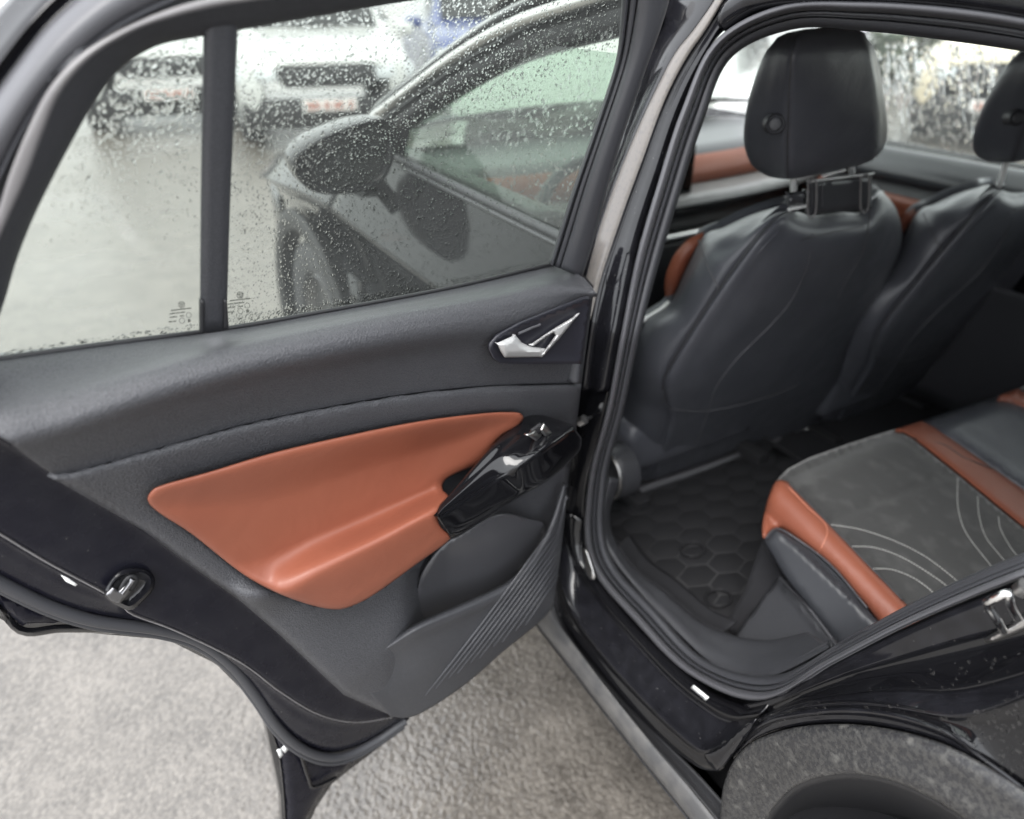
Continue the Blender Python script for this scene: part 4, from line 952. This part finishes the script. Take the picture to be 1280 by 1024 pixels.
ptube('seam', RSEAT, [(1142, 548, .009), (1180, 556, .014), (1205, 572, .014), (1240, 585, .014)], .0011, 'thread', RB, n=30, seg=6)
# side pad, plastic cover and base below the bolster
PADS = [(955, 675), (970, 662), (992, 672), (1039, 708), (1084, 761), (1110, 795), (1060, 815), (1039, 797), (1008, 755), (983, 724), (966, 696)]
def h_sp(x, y, d):
    inner = edist(np.stack([x, y], 1), cr([(970, 662), (992, 672), (1039, 708), (1084, 761), (1110, 795)], 60)[:, :2])
    return -.02-.07*np.clip(inner/50, 0, 1)+.006*np.clip(d/6, 0, 1)
sheet('side_pad', RSEAT, PADS, h_sp, 'side_leather', RB, step=5, thick=.01, ang=80, bstep=3, rings=(2, 5))
ptube('pad_piping', RSEAT, [(957, 673, -.02), (970, 661, -.012), (992, 671, -.012), (1039, 707, -.012), (1084, 760, -.012)], .0014, 'rubber_pale', RB, n=40, seg=6)
CVR = [(974, 721), (983, 726), (1008, 756), (1040, 798), (1060, 830), (1010, 860), (983, 836), (950, 816), (918, 796)]
def zc(x, y): return .46+.000985*(x-974)-.000325*(y-721)
sheet('base_cover', PZ(0), CVR, lambda x, y, d: zc(x, y)+.006*np.clip(1-np.abs(edist(np.stack([x, y], 1), cr([(974, 721), (1008, 756), (1060, 830)], 40)[:, :2])-3)/4, 0, 1), 'plastic', RB, step=5, thick=.01, smooth=False)
ptube('cover_edge', PZ(0), [(x, y, zc(x, y)+.006) for x, y in ((975, 722), (1008, 757), (1040, 799))], .0028, 'rubber_pale', RB, n=20)
BASE = [(954, 672), (970, 698), (986, 728), (974, 724), (920, 796), (905, 782), (930, 740), (944, 700)]
sheet('seat_base', PZ(0), BASE, lambda x, y, d: .5+.0*x-.00125*(y-672)+.0006*(x-950), 'carpet', RB, step=8, thick=.02, smooth=False)
boxm('bench_core', (.98, -.62, .42), (.95, .6, .2), 'carpet', RB, bev=.03)

# ---- footwell
FT = empty('footwell', (.5, 0, .3), CAR)
TRI = [(757, 610), (752, 655), (760, 688), (790, 728), (832, 775), (880, 822), (915, 843), (945, 851), (985, 838), (1030, 812), (1000, 842), (983, 832), (950, 812), (922, 794), (900, 790), (871, 778), (828, 744), (789, 722), (764, 692), (756, 650)]
TRO = [(757, 600, -.122), (751, 655, -.122), (760, 690, -.122), (790, 730, -.122), (832, 777, -.122), (880, 824, -.122), (915, 845, -.122), (945, 853, -.122), (985, 840, -.122), (1040, 810, -.122)]
TRN = [(775, 600, -.16), (762, 645, -.16), (772, 682, -.165), (797, 714, -.17), (832, 740, -.18), (872, 774, -.19), (905, 790, -.2), (930, 797, -.2), (965, 800, -.2), (1010, 790, -.2)]
profile_band('sill_trim', S, TRO, TRN, [(0, -.012), (.06, .0), (.3, .006), (.6, .004), (.9, .0), (1, -.01)], 'plastic', FT, n=80, thick=.01)
TRF = [(p[0]+16, p[1]-14, -.22) for p in TRN]
profile_band('sill_trim_inner', S, TRN[2:-3], TRF[2:-3], [(0, -.01), (.3, -.02), (1, -.03)], 'carpet', FT, n=60)
ptube('lost_crumb', S, [(842, 794, -.118), (846, 796, -.118)], .003, 'label', FT, n=4, seg=6)
# rubber mat with a raised lattice
ZM = .325
boxm('footwell_floor', (.62, .05, .305), (.9, .9, .02), 'carpet', FT, bev=.004)
mt = emit('floor_mat', [(.27, -.29, ZM), (.95, -.29, ZM), (.95, .42, ZM), (.27, .42, ZM)], [(0, 1, 2, 3)], 'mat_rubber', FT, .006, face=False)
tube('mat_rim', [(.28, -.28, ZM+.004), (.28, .41, ZM+.004), (.94, .41, ZM+.004), (.94, -.28, ZM+.004)], .008, 'mat_rubber', FT, closed=True, seg=6)
cell = []
def hexa(cx, cy, r):
    V = []
    for rr, z in ((1, 0), (.9, .0013)):
        for k in range(6):
            a_ = math.pi/6+k*math.pi/3; V.append((cx+r*rr*math.cos(a_)*1.15, cy+r*rr*math.sin(a_)*.8, ZM+z))
    F = [(k, (k+1) % 6, 6+(k+1) % 6, 6+k) for k in range(6)]+[(6, 7, 8, 9, 10, 11)]
    return V, F
for i in range(7):
    for j in range(13):
        x = .33+i*.088+(.044 if j % 2 else 0); y = -.25+j*.0535
        if x > .91: continue
        V, F = hexa(x, y, .0425)
        emit('mat_cell', V, F, 'mat_rubber', FT, 0, 30, face=False)
a = np.linspace(0, 2*math.pi, 24, endpoint=False)
for cx, cy in ((.36, -.17), (.42, -.02)):
    tube('mat_fastener', np.stack([cx+.03*np.cos(a), cy+.024*np.sin(a), np.full(24, ZM+.006)], 1), .004, 'mat_rubber', FT, closed=True, seg=6)
boxm('centre_tunnel', (.98, .85, .4), (.2, .7, .18), 'plastic', FT, bev=.03)

# ---- front half of the car outside: front door, mirror, wing, bonnet, A pillar
FD = empty('front_door', (.0, .5, .3), CAR)
def yz(prof, ys_, dx=lambda y, z: 0.0):
    return [[(x+dx(y, z), y, z) for y in ys_] for z, x in prof]
yd = np.linspace(-.02, .98, 26)
prof = [(1.125, .045), (1.11, .034), (1.05, -.008), (.99, -.048), (.968, -.06), (.95, -.05), (.88, .01), (.78, .05), (.66, .07), (.58, .06), (.48, .05), (.38, .05)]
rows_obj('door_panel', yz(prof, yd, lambda y, z: .012*max(0, y-.6)), 'wet_paint', FD, .012, 4, 50)
rows_obj('door_window', [[(.06+.0*y, y, 1.125) for y in np.linspace(.04, .84, 12)], [(.10, y, 1.23) for y in np.linspace(.03, .72, 12)], [(.158, y, 1.40) for y in np.linspace(0.0, .40, 12)]], 'green_glass', FD, 0, 3)
tube('window_rubber', [(.05, -.01, 1.128), (.05, .4, 1.13), (.055, .86, 1.13)], .009, 'rubber', FD, n=24)
tube('belt_strip', [(.038, -.01, 1.118), (.038, .4, 1.12), (.044, .9, 1.12)], .004, 'satin', FD, n=24)
yi = np.linspace(.16, .98, 20)
rows_obj('door_inner', [[(.09, y, 1.115) for y in yi], [(.15, y, 1.11) for y in yi], [(.2, y, 1.06) for y in yi], [(.2, y, .8) for y in yi], [(.2, y, .4) for y in yi]], 'plastic', FD, .01)
drops('rain_drops', S, [(690, 296), (505, 198), (530, 135), (600, 75), (680, 38), (770, 36), (740, 165)], 900, .0014, .003, FD, o=-.012, bow=1)
# chrome arch and A pillar
AP = [(.192, .03, 1.49), (.18, .15, 1.468), (.15, .34, 1.425), (.12, .52, 1.36), (.085, .72, 1.27), (.06, .86, 1.205), (.05, .95, 1.16)]
tube('roof_arch_trim', [(x-.016, y, z+.004) for x, y, z in AP], .013, 'satin_chrome', FD, n=50)
AP2 = [(x-.004, y-.03, z-.045) for x, y, z in AP]
rows_obj('pillar_skin', [cr([list(p) for p in AP], 40, dims=3), cr([[x-.006, y-.02, z-.025] for x, y, z in AP], 40, dims=3), cr([list(p) for p in AP2], 40, dims=3), cr([[x+.02, y-.02, z-.055] for x, y, z in AP], 40, dims=3)], 'wet_paint', FD, .02, 3)
rows_obj('pillar_cover', [cr([[x+.02, y, z+.02] for x, y, z in AP], 40, dims=3), cr([[x+.06, y+.06, z+.03] for x, y, z in AP], 40, dims=3), cr([[x+.10, y+.08, z+.02] for x, y, z in AP], 40, dims=3)], 'wet_paint', FD, .02, 3)
emit('mirror_sail', [(.052, .74, 1.13), (.048, .98, 1.13), (.09, .72, 1.265)], [(0, 1, 2)], 'wet_paint', FD, .012)
# mirror
MR = empty('side_mirror', (-.1, .72, 1.1), CAR)
MO = [(372, 203), (384, 188), (410, 172), (440, 160), (470, 152), (486, 154), (492, 172), (488, 200), (478, 222), (455, 236), (425, 240), (398, 238), (380, 226)]
sheet('mirror_glass', PY(.66), [(p[0]*.94+.06*432, p[1]*.93+.07*197) for p in MO], 0.012, 'black_glass', MR, step=8, thick=.003)  # black base colour stands in for the dark reflection in the mirror
B = cr(MO, 60, closed=True)[:, :2]; cc = B.mean(0)
rings = []
for s, y in ((.9, .668), (.95, .658), (1.0, .655), (1.045, .668), (1.06, .70), (1.03, .75), (.93, .80), (.72, .84), (.4, .86), (.1, .865)):
    q = PY(.66)(cc+(B-cc)*s, 0.0); q[:, 1] = y; rings.append(q)
ring_loft('mirror_housing', rings, 'wet_paint', MR, cap=False)
ring_loft('mirror_rim', [PY(.652)(cc+(B-cc)*1.07, 0.0), PY(.650)(cc+(B-cc)*1.05, 0.0), PY(.650)(cc+(B-cc)*1.0, 0.0), PY(.656)(cc+(B-cc)*.96, 0.0)], 'wet_paint', MR, cap=False)
tube('mirror_arm', [(-.06, .74, 1.08), (-.01, .76, 1.07), (.04, .78, 1.06)], .035, 'wet_paint', MR, n=12, flat=.6)
# wing and bonnet
FWG = empty('front_wing', (0, 1.4, .3), CAR)
yw = np.linspace(.985, 2.05, 30)
def wdx(y, z): return .012*max(0, y-.6)+.10*max(0, y-1.5)**1.8
def wz(z, y): return z if z < .7 else .7+(z-.7)*(1-.42*max(0, y-1.0)**1.3)
wrows = []
for z, x in [(1.11, .14), (1.115, .09), (1.10, .03), (1.05, -.008), (.99, -.048), (.968, -.06), (.95, -.05), (.88, .0), (.80, .03), (.74, .04)]:
    wrows.append([(x+wdx(y, z), y, wz(z, y)) for y in yw])
rows_obj('wing_panel', wrows, 'wet_paint', FWG, .012, 4, 50)
wy = 1.52
ar = [(wy+.40*math.cos(t), .36+.40*math.sin(t)) for t in np.linspace(-.2, math.pi+.2, 30)]
ar2 = [(wy+.47*math.cos(t), .36+.47*math.sin(t)) for t in np.linspace(-.15, math.pi+.15, 30)]
rows_obj('arch_cladding', [[(-.002, y, z) for y, z in ar2], [(-.014, y, z) for y, z in ar2], [(-.016, y, z) for y, z in ar], [(.05, y, z) for y, z in ar]], 'dark_trim', FWG, .01, 2)
rows_obj('bumper_corner', [[(.02+.16*max(0, y-1.9)**1.2, y, z) for y in np.linspace(1.9, 2.2, 8)] for z in (.2, .4, .6, .78)], 'wet_paint', FWG, .02, 2)
rows_obj('rear_wing_part', [[(.0+.0*y, y, z) for y in np.linspace(.985, 1.1, 5)] for z in (.3, .5, .75)], 'wet_paint', FWG, .02, 2)
def wheel(parent_, cx, cy, R, side=-1, name='wheel'):
    w = empty(name, (cx, cy, R), parent_)
    a_ = np.linspace(0, 2*math.pi, 48, endpoint=False)
    def rg(r, x): return np.stack([np.full(48, cx+side*x), cy+r*np.cos(a_), R+r*np.sin(a_)], 1)
    ring_loft('tyre', [rg(R*.62, -.1), rg(R*.97, -.11), rg(R, -.08), rg(R, .08), rg(R*.97, .105), rg(R*.8, .115), rg(R*.68, .10), rg(R*.66, .08)], 'rubber', w, cap=False)
    ring_loft('rim', [rg(R*.67, .085), rg(R*.64, .095), rg(R*.6, .06), rg(R*.3, .05), rg(R*.16, .065), rg(R*.03, .065)], 'alloy', w, cap=False)
    return w
for nm, cx, cy, sd_ in (('wheel', .12, 1.52, -1), ('wheel', .12, -1.25, -1), ('wheel', 1.73, 1.52, 1), ('wheel', 1.73, -1.25, 1)):
    wheel(CAR, cx, cy, .36, sd_, nm)
BN = empty('bonnet_group', (.9, 1.5, 1), CAR); BN.name = 'bonnet'
rows_obj('bonnet_skin', [[(x, y+.10*(1-((x-.925)/.8)**2), wz(1.115, y)+.03*(1-((x-.925)/.8)**2)) for x in np.linspace(.14+wdx(y, 1), 1.71-wdx(y, 1), 14)] for y in np.linspace(1.2, 2.1, 10)], 'wet_paint', BN, .01, 2)
# far flank and underside so the car closes
yf = np.linspace(-2.2, 2.1, 40)
rows_obj('far_flank', [[(1.80 if abs(y) < 1.6 else 1.80-.12*(abs(y)-1.6)**1.5, y, z) for y in yf] for z in (.25, .55, .85, 1.03)], 'gloss', SH, .01, 3)
boxm('underbody', (.92, 0, .19), (1.6, 4.0, .05), 'dark_trim', SH)
boxm('tail', (.92, -1.95, .75), (1.66, .5, .95), 'gloss', SH, bev=.12, seg=4)
rows_obj('near_rear_quarter', [[(.012+.1*max(0, -y-1.5)**1.5+max(0, zz-1)*.32, y, zz) for y in np.linspace(-1.0, -2.15, 16)] for zz in (.95, 1.05, 1.2, 1.4, 1.5)], 'gloss', SH, .01, 3)

# ------------------------------------------------------------------ parked cars across the yard
def parked(name, loc, rz, paint, label, plate=True, H=1.5, grille=True, lamp='lamp', L=4.3, w=1.8):
    root = empty(name, (loc[0], loc[1], 0))
    V = []
    def P(x, y, z):                          # local: x right, y towards the rear, front at y=0
        c, s = math.cos(rz), math.sin(rz)
        return np.array([loc[0]+c*x-s*y, loc[1]+s*x+c*y, z])
    def rows(nm, rr, m, thick=.02, sub=3, ang=45, par=root):
        R = across(np.array([[P(*p) for p in r] for r in rr]), sub)
        o = emit(nm, R.reshape(-1, 3), grid_faces(R.shape[0], R.shape[1]), m, par, 0, ang, face=False)
        bm = bmesh.new(); bm.from_mesh(o.data); bmesh.ops.recalc_face_normals(bm, faces=bm.faces); bm.to_mesh(o.data); bm.free()
        o.data.shade_smooth(); o.data.set_sharp_from_angle(angle=math.radians(ang))
        return o
    hw = w/2
    # body: stations along the length, each a half-hoop from sill to sill
    st = [(-.02, .62, .55, .80), (0.06, .8, .30, .86), (.3, .88, .24, .93), (.9, .9, .22, 1.0), (1.3, .9, .22, 1.04), (2.4, .9, .22, 1.06), (3.6, .9, .24, 1.08), (L-.15, .86, .3, 1.05), (L, .7, .5, .9)]
    rr = []
    for y, wx, z0, z1 in st:
        wx *= hw/.9
        hoop = [(-wx*.97, z0), (-wx, z0+.15), (-wx*1.0, (z0+z1)/2), (-wx*.97, z1-.10), (-wx*.86, z1-.02), (-wx*.45, z1+.02), (0, z1+.03), (wx*.45, z1+.02), (wx*.86, z1-.02), (wx*.97, z1-.10), (wx, (z0+z1)/2), (wx, z0+.15), (wx*.97, z0)]
        rr.append([(x, y, z) for x, z in hoop])
    rows('body', rr, paint)
    cab = [(1.1, .74, 1.04), (1.45, .72, 1.24), (1.85, .66, H-.06), (2.3, .64, H), (3.2, .64, H-.02), (3.8, .66, H-.22), (4.1, .7, 1.06)]
    rr = []
    for y, wx, z1 in cab:
        wx *= hw/.9
        rr.append([(-wx*1.12, y, 1.0), (-wx*1.02, y, .5+.5*z1), (-wx*.94, y, z1-.05), (-wx*.7, y, z1), (0, y, z1+.02), (wx*.7, y, z1), (wx*.94, y, z1-.05), (wx*1.02, y, .5+.5*z1), (wx*1.12, y, 1.0)])
    rows('cabin', rr, paint)
    rows('windscreen', [[(-.66*hw/.9, 1.14, 1.07), (0, 1.08, 1.09), (.66*hw/.9, 1.14, 1.07)], [(-.6*hw/.9, 1.74, H-.08), (0, 1.68, H-.05), (.6*hw/.9, 1.74, H-.08)]], 'black_glass')
    for s in (-1, 1):
        rows('side_window', [[(s*(.845*hw/.9), 1.5, 1.08), (s*(.845*hw/.9), 3.7, 1.08)], [(s*(.70*hw/.9), 2.0, H-.1), (s*(.70*hw/.9), 3.4, H-.12)]], 'black_glass', sub=1)
        rows('headlamp', [[(s*.86*hw/.9, .14, .80), (s*.62*hw/.9, .0, .78), (s*.44*hw/.9, -.035, .76)], [(s*.885*hw/.9, .12, .72), (s*.64*hw/.9, -.015, .69), (s*.44*hw/.9, -.045, .70)], [(s*.86*hw/.9, .1, .65), (s*.64*hw/.9, -.01, .64), (s*.46*hw/.9, -.04, .66)]], lamp)
        m_ = P(s*(hw+.09), 1.35, 1.02); boxm('mirror', m_, (.2, .1, .13), paint, root, rot=Matrix.Rotation(rz, 4, 'Z'), bev=.04, seg=3)
        for y in (.85, L-.85):
            a_ = np.linspace(0, 2*math.pi, 28, endpoint=False)
            def rg(r, x): return np.array([P(s*(hw-.12+x), y+r*math.cos(t), .32+r*math.sin(t)) for t in a_])
            ring_loft('wheel', [rg(.2, -.1), rg(.32, -.1), rg(.32, .1), rg(.3, .13), rg(.22, .13), rg(.2, .1), rg(.05, .11)], 'rubber', root)
    if grille:
        rows('grille', [[(-.45*hw/.9, -.05, .80), (0, -.07, .80), (.45*hw/.9, -.05, .80)], [(-.47*hw/.9, -.065, .70), (0, -.085, .7), (.47*hw/.9, -.065, .70)], [(-.4*hw/.9, -.06, .60), (0, -.08, .6), (.4*hw/.9, -.06, .60)]], 'dark_trim')
        rows('lower_intake', [[(-.80*hw/.9, .07, .50), (-.5*hw/.9, -.04, .50), (0, -.075, .5), (.5*hw/.9, -.04, .50), (.80*hw/.9, .07, .50)], [(-.84*hw/.9, .04, .38), (-.5*hw/.9, -.05, .38), (0, -.085, .38), (.5*hw/.9, -.05, .38), (.84*hw/.9, .04, .38)], [(-.8*hw/.9, .06, .22), (-.5*hw/.9, -.02, .22), (0, -.05, .22), (.5*hw/.9, -.02, .22), (.8*hw/.9, .06, .22)]], 'dark_trim')
    if plate:
        c = P(0, -.10, .44); R_ = Matrix.Rotation(rz, 4, 'Z')
        boxm('number_plate', c, (.52, .014, .11), 'plate_white', root, rot=R_, bev=.003)
        for i, (dx, wd) in enumerate(((-.16, .13), (-.03, .06), (.08, .1), (.2, .05))):
            boxm('plate_print', P(dx, -.109, .44), (wd, .004, .07), 'plate_red', root, rot=R_, bev=0)
    tag(root, label, 'car', 'cars parked across the yard')
    return root
def face_cam(x, y, extra=0): return math.atan2(-(CAM[0]-x), (CAM[1]-y)*1.0)*0+math.atan2(x-CAM[0], -(y-CAM[1]))+math.pi+extra
parked('parked_car', (1.75, 6.75), -.25, 'white_paint', 'white car with a wide dark grille, seen through the middle of the open door window')
parked('parked_car', (.5, 8.4), -.12, 'white_paint', 'white car with a slim dark grille, seen through the small rear pane of the door', H=1.45)
parked('parked_car', (4.3, 7.6), -.3, 'blue_paint', 'dark blue car seen through the door window above the chrome roof arch', H=1.5)
parked('parked_car', (7.3, 3.3), -1.2, 'cream_paint', 'cream car seen through the wet far side window between the headrests', H=1.4)
parked('parked_car', (7.4, 6.1), -.9, 'grey_paint', 'grey car seen through the wet far side window beside the near headrest', H=1.5)
parked('parked_car', (5.2, 4.9), 2.2, 'white_paint', 'white car with a red lamp seen past the near headrest over the dashboard', H=1.5, lamp='red_lamp', grille=False)

# ------------------------------------------------------------------ hedge beyond the yard
def hedge(name, a_, b_, h, label):
    a_, b_ = np.array(a_), np.array(b_); L = np.linalg.norm(b_-a_); u = (b_-a_)/L; nrm = np.array([-u[1], u[0]])
    root = empty(name, (float(a_[0]), float(a_[1]), 0)); tag(root, label, 'hedge')
    V = []; F = []
    for k in range(9000):
        s_ = rng.uniform(0, L); c = rng.uniform(-.45, .45); z = rng.uniform(0.05, h)*(1+.12*math.sin(s_*1.7)+.1*math.sin(s_*4.1))
        p = np.r_[a_+u*s_+nrm*c, z]; e1 = rng.normal(size=3); e1 /= np.linalg.norm(e1); e2 = np.cross(e1, rng.normal(size=3)); e2 /= np.linalg.norm(e2)
        r = rng.uniform(.05, .11); b = len(V)
        V += [p-e1*r, p+e2*r*.5, p+e1*r, p-e2*r*.5]; F.append((b, b+1, b+2, b+3))
    emit('foliage', V, F, 'hedge', root, 0, 180, face=False, kind='stuff')
    for k in range(12):
        q = a_+u*L*(k+.5)/12
        tube('stem', [(q[0], q[1], 0), (q[0]+.03, q[1], h*.7)], .03, 'dark_trim', root, n=4)
hedge('hedge', (9.5, 9.5), (13.5, -1), 1.0, 'low green hedge beyond the parked cars, seen through the far side window')
